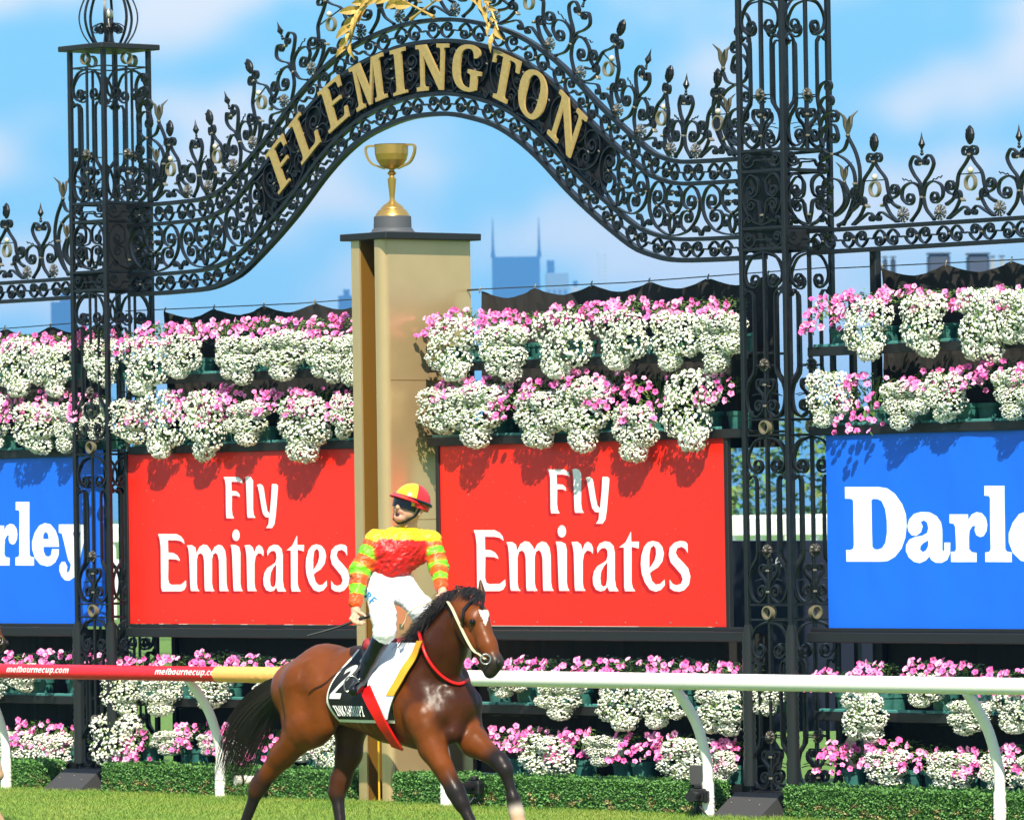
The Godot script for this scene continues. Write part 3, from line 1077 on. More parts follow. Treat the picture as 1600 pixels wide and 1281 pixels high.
func build_signs() -> void:
	var red_sz := Vector2(3.55, 1.55)
	var red := mat(Color(1, 1, 1), 0.42)
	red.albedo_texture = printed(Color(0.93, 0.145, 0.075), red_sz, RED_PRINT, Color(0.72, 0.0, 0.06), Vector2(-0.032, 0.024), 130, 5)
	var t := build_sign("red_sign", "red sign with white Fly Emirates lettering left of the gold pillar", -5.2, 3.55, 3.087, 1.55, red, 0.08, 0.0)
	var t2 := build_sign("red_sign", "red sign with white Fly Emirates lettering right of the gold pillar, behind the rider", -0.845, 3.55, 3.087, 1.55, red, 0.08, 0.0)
	for e in [t, t2]:
		for s in [-1.0, 1.0]:
			bars(e, "frame", Vector3(s * 1.8, 0, -0.01), Vector3(0.045, 1.6, 0.05), M.black)
			for k in 7:
				var sb := MB.new()
				sb.ball(Vector3.ZERO, Vector3(0.008, 0.008, 0.004), 8, 4)
				part(e, "screw", sb.mesh(), M.iron_worn, Vector3(-1.65 + k * 0.55, s * 0.745, 0.001))
	var blue_sz := Vector2(3.12, 1.62)
	var blue := mat(Color(1, 1, 1), 0.5)
	blue.albedo_texture = printed(Color(0.06, 0.41, 0.93), blue_sz, BLUE_PRINT, Color(0, 0, 0), Vector2.ZERO, 60, 9)
	build_sign("blue_banner", "blue banner with white Darley lettering at the right edge", 3.885, 3.12, 3.11, 1.62, blue, 0.08, 0.012)
	build_sign("blue_banner", "blue banner with white Darley lettering at the left edge behind the post", -8.66, 3.09, 3.13, 1.62, blue, 0.08, 0.012)

# ---------------------------------------------------------------- shelves, shade cloth
func build_shelves() -> void:
	var secs := [[-9.2, -5.84, "beyond the left gate post"], [-5.16, -1.55, "between the left gate post and the gold pillar"], [-0.98, 3.02, "between the gold pillar and the right gate post"], [3.72, 8.6, "right of the right gate post"]]
	for s in secs:
		var x0: float = s[0]
		var x1: float = s[1]
		var w := x1 - x0
		var t := thing("flower_stand", "black steel flower stand with four shelves " + s[2], "plant stand", Vector3((x0 + x1) * 0.5, 0, 0), 0.0, "black flower stands along the gate")
		for y in [3.76, 3.125, 0.84, 0.235]:
			bars(t, "shelf", Vector3(0, y, -0.13), Vector3(w, 0.02, 0.44), M.black, 0.004)
			bars(t, "shelf_edge", Vector3(0, y - 0.012, 0.1), Vector3(w, 0.075, 0.02), M.black, 0.005)
		bars(t, "beam", Vector3(0, 1.46, 0.12), Vector3(w, 0.085, 0.1), M.black, 0.008)
		bars(t, "beam", Vector3(0, 1.519, 0.1), Vector3(w, 0.03, 0.05), M.black, 0.003)
		var tx := -w * 0.5 + 0.05
		while tx < w * 0.5 - 0.36:
			for y in SHELF_Y:
				part(t, "tray", M.m_tray, M.tray, Vector3(tx + 0.18, y + 0.02, 0.06))
			tx += 0.4
		for x in [-w * 0.5 + 0.03, w * 0.5 - 0.03]:
			bars(t, "upright", Vector3(x, 2.1, -0.38), Vector3(0.05, 4.2, 0.05), M.black)
	# shade cloth, hung from a wire, with folds
	var cl := [[-9.2, -6.2, 4.32, -9.2, -5.9], [-5.3, -1.5, 4.4, -5.2, -1.3], [-0.9, 2.8, 4.42, -1.0, 2.75], [4.02, 8.6, 4.42, 3.9, 8.6]]
	for i in 4:
		var x0: float = cl[i][0]
		var x1: float = cl[i][1]
		var top: float = cl[i][2]
		var t := thing("shade_cloth", ["black shade cloth sagging from a wire behind the leftmost flowers", "black shade cloth hung behind the flowers left of the pillar", "black shade cloth hung behind the flowers right of the pillar", "black shade cloth hung behind the flowers at the right edge"][i], "shade cloth", Vector3(x0, 0, -0.46), 0.0, "black shade cloths behind the flower stands")
		var b := MB.new()
		var f := FastNoiseLite.new()
		f.seed = 30 + i
		f.frequency = 1.2
		var nx := int((x1 - x0) / 0.06)
		var ny := 12
		var g := func(a: int, c: int) -> Vector3:
			var x := (x1 - x0) * a / nx
			var ph := fposmod(x / 0.72, 1.0)
			var sag := 0.075 * (1.0 - pow(absf(ph - 0.5) * 2.0, 1.5))
			var k := 1.0 - float(c) / ny
			var y := 3.0 + (top - sag - 3.0) * k
			return Vector3(x, y, 0.03 * f.get_noise_2d(x * 2.2, y * 0.5) + 0.022 * f.get_noise_2d(x * 6.0, y * 2.0 + 20.0))
		for a in nx:
			for c in ny:
				var p: Vector3 = g.call(a, c)
				var q: Vector3 = g.call(a + 1, c)
				var r: Vector3 = g.call(a + 1, c + 1)
				var s: Vector3 = g.call(a, c + 1)
				b.flat(p, q, r, Vector3(0, 0, 1))
				b.flat(p, r, s, Vector3(0, 0, 1))
		part(t, "cloth", b.mesh(), M.cloth)
		var lw := MB.new()
		var n2 := 60
		for a in n2:
			for e in 2:
				var xa: float = lerpf(cl[i][3], cl[i][4], float(a) / n2) - x0
				var xb: float = lerpf(cl[i][3], cl[i][4], float(a + 1) / n2) - x0
				var za := 0.06 + 0.02 * f.get_noise_2d(xa * 4.0, e * 3.0)
				var zb := 0.06 + 0.02 * f.get_noise_2d(xb * 4.0, e * 3.0)
				var ya := 0.03 + 0.72 * e
				lw.flat(Vector3(xa, ya, za), Vector3(xb, ya, zb), Vector3(xb, ya + 0.72, zb), Vector3(0, 0, 1))
				lw.flat(Vector3(xa, ya, za), Vector3(xb, ya + 0.72, zb), Vector3(xa, ya + 0.72, za), Vector3(0, 0, 1))
		part(t, "lower_cloth", lw.mesh(), M.cloth)
		var wi := MB.new()
		wi.tube([Vector3(-0.6, top + 0.02, 0), Vector3((x1 - x0) * 0.5, top + 0.0, 0), Vector3(x1 - x0 + 0.6, top + 0.03, 0)], [0.005], 5)
		part(t, "wire", wi.mesh(), M.wire)
		var k := 0.0
		while k < x1 - x0:
			var hk := MB.new()
			hk.tube([Vector3(k, top - 0.02, 0.01), Vector3(k + 0.006, top + 0.01, 0.012), Vector3(k + 0.004, top + 0.03, 0)], [0.007], 5)
			part(t, "hook", hk.mesh(), M.iron_worn)
			k += 0.72
	var pole := thing("slim_post", "slim black post standing behind the right gate post", "post", Vector3(4.05, 0, -0.35))
	bars(pole, "shaft", Vector3(0, 2.28, 0), Vector3(0.07, 4.56, 0.07), M.black, 0.006)

# ---------------------------------------------------------------- plants
func leaf_quad(b: MB, p: Vector3, dir: Vector3, up: Vector3, l: float, w: float) -> void:
	var s := dir.cross(up).normalized()
	var m := p + dir * l * 0.5 + up * l * 0.08
	var e := p + dir * l - up * l * 0.12
	b.tri(p, m + s * w, m - s * w, up, (up + s * 0.4).normalized(), (up - s * 0.4).normalized())
	b.tri(e, m + s * w, m - s * w, up, (up + s * 0.4).normalized(), (up - s * 0.4).normalized())

func green(r: RandomNumberGenerator, k := 1.0) -> Color:
	return Color(r.randf_range(0.1, 0.19), r.randf_range(0.2, 0.3), r.randf_range(0.035, 0.07)) * k

# one hanging cushion of tiny white flower heads: leaves and blossoms
func alyssum_meshes(seed_: int, tall: float) -> Array:
	var r := RandomNumberGenerator.new()
	r.seed = seed_
	var lv := MB.new()
	var bl := MB.new()
	# the cushion is a heap of lobes that spills down and narrows unevenly
	var lobes: Array = []
	for k in 3:
		lobes.append([Vector3(-0.3 + 0.3 * k + r.randf_range(-0.07, 0.07), r.randf_range(-0.16, -0.04), r.randf_range(0.0, 0.08)), r.randf_range(0.2, 0.27)])
	for k in 3:
		lobes.append([Vector3(-0.24 + 0.24 * k + r.randf_range(-0.09, 0.09), r.randf_range(-0.5, -0.32) * tall, r.randf_range(0.04, 0.14)), r.randf_range(0.23, 0.3)])
	for k in 2:
		lobes.append([Vector3(r.randf_range(-0.22, 0.22), r.randf_range(-0.78, -0.58) * tall, r.randf_range(0.04, 0.12)), r.randf_range(0.17, 0.25)])
	var n := int(3300 * tall)
	for i in n:
		var lb: Array = lobes[r.randi() % 8]
		var d := Vector3(r.randf_range(-1, 1), r.randf_range(-1, 1), r.randf_range(-0.45, 1))
		if d.length() > 1.0 or d.length() < 0.1:
			continue
		d = d.normalized()
		var p: Vector3 = lb[0] + d * lb[1] * r.randf_range(0.84, 1.07)
		var inside := false
		for q in lobes:
			if q != lb and p.distance_to(q[0]) < q[1] * 0.86:
				inside = true
		if inside:
			continue
		var nrm := (d + Vector3(0, 0.25, 0.15)).normalized()
		if r.randf() < 0.84:
			var rr := r.randf_range(0.022, 0.039)
			var w := r.randf_range(0.82, 1.0)
			bl.col = Color(0.92 * w, 0.92 * w, 0.84 * w)
			if r.randf() < 0.1:
				bl.col = Color(0.6, 0.66, 0.42)
			var sx := nrm.cross(Vector3(0.3, 0.9, 0.2)).normalized()
			var sy := nrm.cross(sx)
			var tip := p + nrm * rr * 0.75
			var prev := Vector3.ZERO
			var pn := Vector3.ZERO
			for k in 7:
				var an := TAU * k / 6 + seed_
				var e := (sx * cos(an) + sy * sin(an))
				var q := p + e * rr * (1.0 if k % 2 == 0 else 0.8)
				var qn := (e + nrm * 0.5).normalized()
				if k > 0:
					bl.tri(tip, prev, q, nrm, pn, qn)
				prev = q
				pn = qn
		lv.col = green(r)
		if i % 2 == 0:
			var dd := (nrm + Vector3(r.randf_range(-1, 1), r.randf_range(-1, 0.6), r.randf_range(-1, 1))).normalized()
			leaf_quad(lv, p * r.randf_range(0.8, 0.97), dd, nrm, r.randf_range(0.06, 0.11), 0.014)
	return [lv.mesh(), bl.mesh()]

func petunia_flower(tone: Color) -> ArrayMesh:
	var b := MB.new()
	var c := Vector3(0, 0, -0.012)
	var n := 10
	var pr := Vector3.ZERO
	var pm := Vector3.ZERO
	for i in n + 1:
		var a := TAU * i / n
		var r := 0.028 if i % 2 == 0 else 0.023
		var p := Vector3(cos(a) * r, sin(a) * r, 0.004 if i % 2 == 0 else 0.008)
		var m := Vector3(cos(a) * 0.009, sin(a) * 0.009, -0.004)
		if i > 0:
			b.col = Color(tone.r * 0.55, tone.g * 0.3, tone.b * 0.55)
			b.flat(c, pm, m, Vector3(0, 0, 1))
			b.col = tone
			b.flat(pm, pr, p, Vector3(0, 0, 1))
			b.flat(pm, p, m, Vector3(0, 0, 1))
		pr = p
		pm = m
	b.col = Color(0.12, 0.22, 0.05)
	b.tube([Vector3(0, 0, -0.008), Vector3(0, -0.004, -0.04)], [0.006, 0.003], 5, false)
	return b.mesh()

func petunia_leaves(seed_: int) -> ArrayMesh:
	var r := RandomNumberGenerator.new()
	r.seed = seed_
	var b := MB.new()
	for i in 150:
		var a := r.randf_range(0, TAU)
		var rr := sqrt(r.randf()) * 0.5
		var p := Vector3(cos(a) * rr, r.randf_range(-0.25, 0.5) * (1.0 - rr * 0.8), sin(a) * rr * 0.7)
		var d := (Vector3(cos(a), r.randf_range(-0.2, 0.9), sin(a)) + Vector3(r.randf_range(-0.5, 0.5), 0, r.randf_range(-0.3, 0.5))).normalized()
		b.col = green(r, 1.1)
		leaf_quad(b, p, d, Vector3(d.x * -0.3, 1, 0.4).normalized(), r.randf_range(0.1, 0.17), 0.035)
	for i in 14:
		var a := r.randf_range(0, TAU)
		b.col = Color(0.14, 0.22, 0.06)
		b.tube([Vector3(0, -0.3, 0), Vector3(cos(a) * 0.15, 0.1, sin(a) * 0.1), Vector3(cos(a) * 0.35, 0.4, sin(a) * 0.25)], [0.012, 0.008, 0.004], 4, false)
	return b.mesh()

func pot_mesh() -> ArrayMesh:
	var b := MB.new()
	b.lathe([Vector2(0.0001, 0), Vector2(0.088, 0), Vector2(0.1, 0.1), Vector2(0.103, 0.125), Vector2(0.112, 0.127), Vector2(0.114, 0.16), Vector2(0.106, 0.162), Vector2(0.1, 0.13), Vector2(0.0001, 0.125)], 20)
	return b.mesh()

const ORD := ["first", "second", "third", "fourth", "fifth", "sixth", "seventh", "eighth", "ninth", "tenth", "eleventh", "twelfth"]
const SHELF := ["on top shelf", "on shelf over the sign", "on shelf behind rail", "on lowest shelf"]
const SECTION := ["left of left gate post", "between left post and pillar", "between pillar and right post", "right of right gate post"]
const SHELF_Y := [3.77, 3.135, 0.85, 0.245]

func build_plants() -> void:
	var am: Array = []
	for i in 7:
		am.append(alyssum_meshes(100 + i, 1.0 + 0.12 * (i % 3)))
	var pl: Array = []
	for i in 5:
		pl.append(petunia_leaves(200 + i))
	var fl: Array = []
	for c in [Color(0.84, 0.2, 0.5), Color(0.9, 0.3, 0.6), Color(0.78, 0.13, 0.42), Color(0.93, 0.42, 0.68)]:
		fl.append(petunia_flower(c))
	var pot := pot_mesh()
	var count := {}
	rng.seed = 900
	for row in ALYSSUM:
		var key := "a%d_%d" % [row[0], row[1]]
		count[key] = count.get(key, -1) + 1
		var wi: String = ORD[mini(count[key], 11)]
		var t := thing("alyssum_plant", "white alyssum, %s %s %s" % [wi, SHELF[row[0]], SECTION[row[1]]], "flowers", Vector3(row[2], SHELF_Y[row[0]], -0.04), 0.0, "white alyssum plants on the shelves")
		part(t, "pot", pot, M.pot, Vector3(0, 0, 0.0))
		var h: float = row[4]
		var w: float = row[5]
		var k := rng.randi() % 7
		var hang := Node3D.new()
		hang.name = "plant"
		t.add_child(hang)
		var tall: float = 1.0 + 0.12 * (k % 3) + 0.1
		hang.position = Vector3(0, row[3] + h * 0.5 - SHELF_Y[row[0]] - (0.07 if row[0] == 0 else 0.035), 0.21)
		hang.scale = Vector3(w * 1.5 * (1.0 if rng.randf() < 0.5 else -1.0), h * 1.12 / tall, maxf(w, 0.26) * 1.25)
		part(hang, "leaves", am[k][0], M.leaf).set_meta("kind", "stuff")
		part(hang, "blossoms", am[k][1], M.petal).set_meta("kind", "stuff")
	for row in PETUNIA:
		var key := "p%d_%d" % [row[0], row[1]]
		count[key] = count.get(key, -1) + 1
		var wi: String = ORD[mini(count[key], 11)]
		var t := thing("petunia_plant", "pink petunia, %s %s %s" % [wi, SHELF[row[0]], SECTION[row[1]]], "flowers", Vector3(row[2], SHELF_Y[row[0]], -0.12), 0.0, "pink petunia plants on the shelves")
		part(t, "pot", pot, M.pot, Vector3(0, 0, 0.08 if row[0] == 3 else 0.0))
		var h: float = row[4]
		var w: float = row[5]
		var cy: float = row[3] - SHELF_Y[row[0]] - (0.03 if row[0] == 0 else 0.0)
		var lf := part(t, "leaves", pl[rng.randi() % 5], M.leaf, Vector3(0, maxf(cy - 0.02, 0.16), 0.1))
		lf.scale = Vector3(w * 1.3, maxf(h, 0.2), 0.3)
		lf.rotation.y = rng.randf_range(-0.4, 0.4)
		lf.set_meta("kind", "stuff")
		var n := int(clampf(h * w * 520.0, 13, 52))
		for i in n:
			var x := rng.randf_range(-0.66, 0.66) * w
			var y := cy + rng.randf_range(-0.6, 0.38) * h
			var z := (0.13 if row[0] == 0 else 0.2) + 0.15 * sqrt(maxf(0.0, 1.0 - pow(x / w * 1.5, 2.0))) - 0.12 * (y - cy) / h + rng.randf_range(-0.05, 0.03)
			var o := part(t, "flower", fl[rng.randi() % 4], M.petal, Vector3(x, y, z))
			o.rotation = Vector3(rng.randf_range(-0.9, 0.1), rng.randf_range(-0.5, 1.1), rng.randf_range(0, 1.2))
			o.scale = Vector3.ONE * rng.randf_range(0.85, 1.2)

func build_hedges() -> void:
	var secs := [[-9.2, -5.95, "clipped box hedge at the left edge"], [-4.95, -1.62, "clipped box hedge between left gate post and gold pillar"], [-0.9, 2.9, "clipped box hedge between gold pillar and right gate post"], [3.9, 8.6, "clipped box hedge at the right edge"]]
	var lm := MB.new()
	lm.col = Color(1, 1, 1)
	leaf_quad(lm, Vector3.ZERO, Vector3(0, 0.7, 0.7).normalized(), Vector3(0, 0.6, -0.6).normalized(), 0.024, 0.007)
	leaf_quad(lm, Vector3.ZERO, Vector3(0.8, 0.2, 0.5).normalized(), Vector3(0, 0.9, 0.2).normalized(), 0.022, 0.007)
	leaf_quad(lm, Vector3.ZERO, Vector3(-0.8, 0.3, 0.4).normalized(), Vector3(0, 0.9, 0.2).normalized(), 0.022, 0.007)
	var leaf := lm.mesh()
	var f := FastNoiseLite.new()
	f.frequency = 1.6
	for s in secs:
		var x0: float = s[0]
		var w: float = s[1] - x0
		var t := thing("box_hedge", s[2], "hedge", Vector3(x0, 0, 0.44), 0.0, "low box hedges in front of the stands")
		bars(t, "branches", Vector3(w * 0.5, 0.12, 0), Vector3(w - 0.06, 0.24, 0.3), mat(Color(0.36, 0.5, 0.27), 0.9), 0.05)
		var mm := MultiMesh.new()
		mm.transform_format = MultiMesh.TRANSFORM_3D
		mm.use_colors = true
		mm.mesh = leaf
		var n := int(w * 5200)
		mm.instance_count = n
		rng.seed = int(x0 * 100)
		for i in n:
			var q := rng.randf()
			var x := rng.randf() * w
			var p: Vector3
			var lean := f.get_noise_2d(x0 * 3.0 + x * 2.0, 7.0) * 0.04 + (0.02 if rng.randf() < 0.04 else 0.0)
			if q < 0.62:
				p = Vector3(x, rng.randf() * 0.285, 0.165 + lean + rng.randf_range(-0.02, 0.014))
			elif q < 0.93:
				p = Vector3(x, 0.272 + lean + rng.randf_range(-0.02, 0.014), rng.randf_range(-0.17, 0.17))
			else:
				p = Vector3((0.0 if rng.randf() < 0.5 else w) + rng.randf_range(-0.015, 0.015), rng.randf() * 0.27, rng.randf_range(-0.17, 0.17))
			var bs := Basis.from_euler(Vector3(rng.randf_range(-0.9, 0.9), rng.randf_range(-1.2, 1.2), rng.randf_range(-0.8, 0.8))) * rng.randf_range(0.8, 1.35)
			mm.set_instance_transform(i, Transform3D(bs, p))
			var k := f.get_noise_2d((x0 + x) * 3.5, p.y * 9.0)
			var c := Color(0.12, 0.29, 0.07) * rng.randf_range(0.7, 1.25)
			if k > 0.22 and p.y < 0.16:
				c = Color(0.33, 0.3, 0.12) * rng.randf_range(0.7, 1.2)
			c.a = 1
			mm.set_instance_color(i, c)
		var o := MultiMeshInstance3D.new()
		o.name = "leaves"
		o.multimesh = mm
		o.material_override = M.leaf
		o.set_meta("kind", "stuff")
		t.add_child(o)

# ---------------------------------------------------------------- running rail
func build_rail() -> void:
	var t := thing("running_rail", "white tubular running rail with red and orange covers on curved posts", "rail", Vector3(0, 0, 1.0))
	var y := 1.125
	var r := 0.066
	var tube := func(x0: float, x1: float, rad: float, called: String, m: Material, wrinkle: float) -> MeshInstance3D:
		var b := MB.new()
		var p: Array = []
		var rr: Array = []
		var n := int((x1 - x0) / (0.05 if wrinkle == 0.0 else 0.012)) + 1
		rng.seed = int(x0 * 50 + 900)
		for i in n + 1:
			p.append(Vector3(lerpf(x0, x1, float(i) / n), y, 0))
			rr.append(rad + wrinkle * rng.randf_range(-1, 1))
		b.tube(p, rr, 28)
		return part(t, called, b.mesh(), m)
	tube.call(-10.0, -2.7, r - 0.005, "rail_tube", M.white, 0.0)
	tube.call(-0.75, 10.0, r, "rail_tube", M.white, 0.0)
	tube.call(-10.0, -2.78, r, "red_cover", M.red_cover, 0.0)
	# the orange cover gathers in slanting wrinkles
	var b := MB.new()
	var nx := 150
	var ns := 36
	var fn := FastNoiseLite.new()
	fn.seed = 4
	fn.frequency = 1.0
	var g := func(i: int, k: int) -> Vector3:
		var x := lerpf(-2.785, -0.7, float(i) / nx)
		var a := TAU * k / ns
		var fade := smoothstep(-2.55, -2.2, x)
		var rr := r + 0.004 + 0.0045 * fade * sin(x * 62.0 + cos(a) * 3.0 + 3.0 * fn.get_noise_2d(x * 3.0, a)) * (0.4 + 0.6 * fn.get_noise_2d(x * 6.0 + 30.0, a * 1.5))
		return Vector3(x, y + sin(a) * rr, cos(a) * rr)
	for i in nx:
		for k in ns:
			var q: Array = [g.call(i, k), g.call(i + 1, k), g.call(i + 1, (k + 1) % ns), g.call(i, (k + 1) % ns)]
			var o := Vector3(q[0].x, y, 0)
			var nn: Array = []
			for e in q:
				nn.append((e - Vector3(e.x, y, 0)).normalized())
			var fnn: Vector3 = (q[2] - q[0]).cross(q[1] - q[0]).normalized()
			if fnn.dot(nn[0]) < 0:
				fnn = -fnn
			b.tri(q[0], q[1], q[2], (nn[0] + fnn).normalized(), (nn[1] + fnn).normalized(), (nn[2] + fnn).normalized())
			b.tri(q[0], q[2], q[3], (nn[0] + fnn).normalized(), (nn[2] + fnn).normalized(), (nn[3] + fnn).normalized())
	part(t, "orange_cover", b.mesh(), M.orange_cover)
	for x in [-9.52, -6.36, -3.21, -0.17, 3.05, 6.3, 9.5]:
		var pb := MB.new()
		var pts: Array = []
		var c2 := cat([Vector2(0.0, y - 0.055), Vector2(0.1, y - 0.16), Vector2(0.24, y - 0.36), Vector2(0.335, y - 0.62), Vector2(0.35, 0.38), Vector2(0.35, 0.3)], 6)
		for e in c2:
			pts.append(Vector3(x, e.y, -e.x))
		pb.tube(pts, [0.034, 0.034, 0.036, 0.038, 0.04, 0.042], 14)
		var post := part(t, "post", pb.mesh(), M.white)
		var sl := MB.new()
		sl.tube([Vector3(x, 0.31, -0.35), Vector3(x, 0.3, -0.35), Vector3(x, 0.0, -0.35)], [0.044, 0.05, 0.052], 16)
		part(t, "sleeve", sl.mesh(), M.white)
		for i in 3:
			var rb := MB.new()
			rb.tube([Vector3(x, 0.1 + i * 0.04, -0.35), Vector3(x, 0.108 + i * 0.04, -0.35)], [0.0545], 16)
			part(t, "rib", rb.mesh(), M.white)
	# lettering wrapped on the red cover
	for x in [[-5.31], [-3.13]]:
		part(t, "lettering", wrapped_text("melbournecup.com", x[0], 0.92, 0.077, y, r + 0.0016), M.white)

func wrapped_text(s: String, cx: float, wide: float, tall: float, y: float, r: float) -> ArrayMesh:
	var font := SystemFont.new()
	font.font_names = PackedStringArray(["Droid Sans"])
	font.font_weight = 700
	var tm := TextMesh.new()
	tm.font = font
	tm.text = s
	tm.font_size = 48
	tm.pixel_size = 0.01
	tm.depth = 0.0
	var ar := tm.get_mesh_arrays()
	var vs: PackedVector3Array = ar[Mesh.ARRAY_VERTEX]
	var id = ar[Mesh.ARRAY_INDEX]
	var lo := Vector3(9, 9, 9)
	var hi := -lo
	for e in vs:
		lo = lo.min(e)
		hi = hi.max(e)
	var tris: Array = []
	var n: int = id.size() if id != null and id.size() > 0 else vs.size()
	for i in range(0, n, 3):
		var q: Array = []
		for k in 3:
			var e: Vector3 = vs[id[i + k]] if id != null and id.size() > 0 else vs[i + k]
			var px := (e.x - (lo.x + hi.x) * 0.5) / (hi.x - lo.x) * wide
			var py := (e.y - (lo.y + hi.y) * 0.5) / (hi.y - lo.y) * tall
			q.append(Vector2(px + py * 0.25, py + 0.012))
		tris.append(q)
	for pass_ in 3:
		var nx: Array = []
		for q in tris:
			var a: Vector2 = (q[0] + q[1]) * 0.5
			var b: Vector2 = (q[1] + q[2]) * 0.5
			var c: Vector2 = (q[2] + q[0]) * 0.5
			nx.append([q[0], a, c])
			nx.append([a, q[1], b])
			nx.append([c, b, q[2]])
			nx.append([a, b, c])
		tris = nx
	var m := MB.new()
	for q in tris:
		var w: Array = []
		var nn: Array = []
		for e in q:
			var an: float = e.y / r
			nn.append(Vector3(0, sin(an), cos(an)))
			w.append(Vector3(cx + e.x, y + sin(an) * r, cos(an) * r))
		m.tri(w[0], w[1], w[2], nn[0], nn[1], nn[2])
	return m.mesh()

# ---------------------------------------------------------------- ground, far things
func build_ground() -> void:
	var b := MB.new()
	b.quad(Vector3(-9000, 0, -9000), Vector3(9000, 0, -9000), Vector3(9000, 0, 9000), Vector3(-9000, 0, 9000), Vector3.UP)
	var g := mat(Color(0.42, 0.58, 0.2), 0.95)
	g.albedo_texture = noise_tex(0.03, Color(0.6, 0.62, 0.5), Color(1, 1, 1), 512, 41)
	g.uv1_triplanar = true
	g.uv1_world_triplanar = true
	g.uv1_scale = Vector3.ONE * 0.7
	structure("ground", b.mesh(), g)
	# grass blades on the strip of track that the picture shows
	var lm := MB.new()
	rng.seed = 77
	for i in 9:
		var a := rng.randf() * TAU
		var d := Vector3(cos(a), 0, sin(a))
		var s := Vector3(-sin(a), 0, cos(a))
		var p := d * rng.randf_range(0.0, 0.022) + s * rng.randf_range(-0.02, 0.02)
		var h := rng.randf_range(0.028, 0.06)
		var t0 := p + Vector3(0, h * 0.6, 0) + d * h * 0.2
		var t1 := p + Vector3(0, h, 0) + d * h * 0.55
		var nn := (d * 0.3 + Vector3(0, 0.9, 0)).normalized()
		lm.tri(p - s * 0.002, p + s * 0.002, t0, nn, nn, nn)
		lm.tri(t0 - s * 0.0014, t0 + s * 0.0014, t1, nn, nn, nn)
	var mm := MultiMesh.new()
	mm.transform_format = MultiMesh.TRANSFORM_3D
	mm.use_colors = true
	mm.mesh = lm.mesh()
	var n := 110000
	mm.instance_count = n
	var f := FastNoiseLite.new()
	f.frequency = 0.8
	for i in n:
		var x := rng.randf_range(-9.5, 9.5)
		var z := 0.55 + pow(rng.randf(), 1.3) * 9.0
		mm.set_instance_transform(i, Transform3D(Basis.from_euler(Vector3(0, rng.randf() * TAU, 0)) * rng.randf_range(0.7, 1.3), Vector3(x, 0.0, z)))
		var k := f.get_noise_2d(x, z * 1.5)
		var c := Color(0.24, 0.46, 0.06).lerp(Color(0.42, 0.55, 0.1), clampf(k + 0.5, 0, 1)) * rng.randf_range(0.75, 1.25)
		c.a = 1
		mm.set_instance_color(i, c)
	var o := MultiMeshInstance3D.new()
	o.name = "turf_blades"
	o.multimesh = mm
	o.material_override = M.leaf
	o.set_meta("kind", "stuff")
	o.set_meta("label", "bright green mown turf of the track in front of the hedge")
	o.set_meta("category", "grass")
	add_child(o)

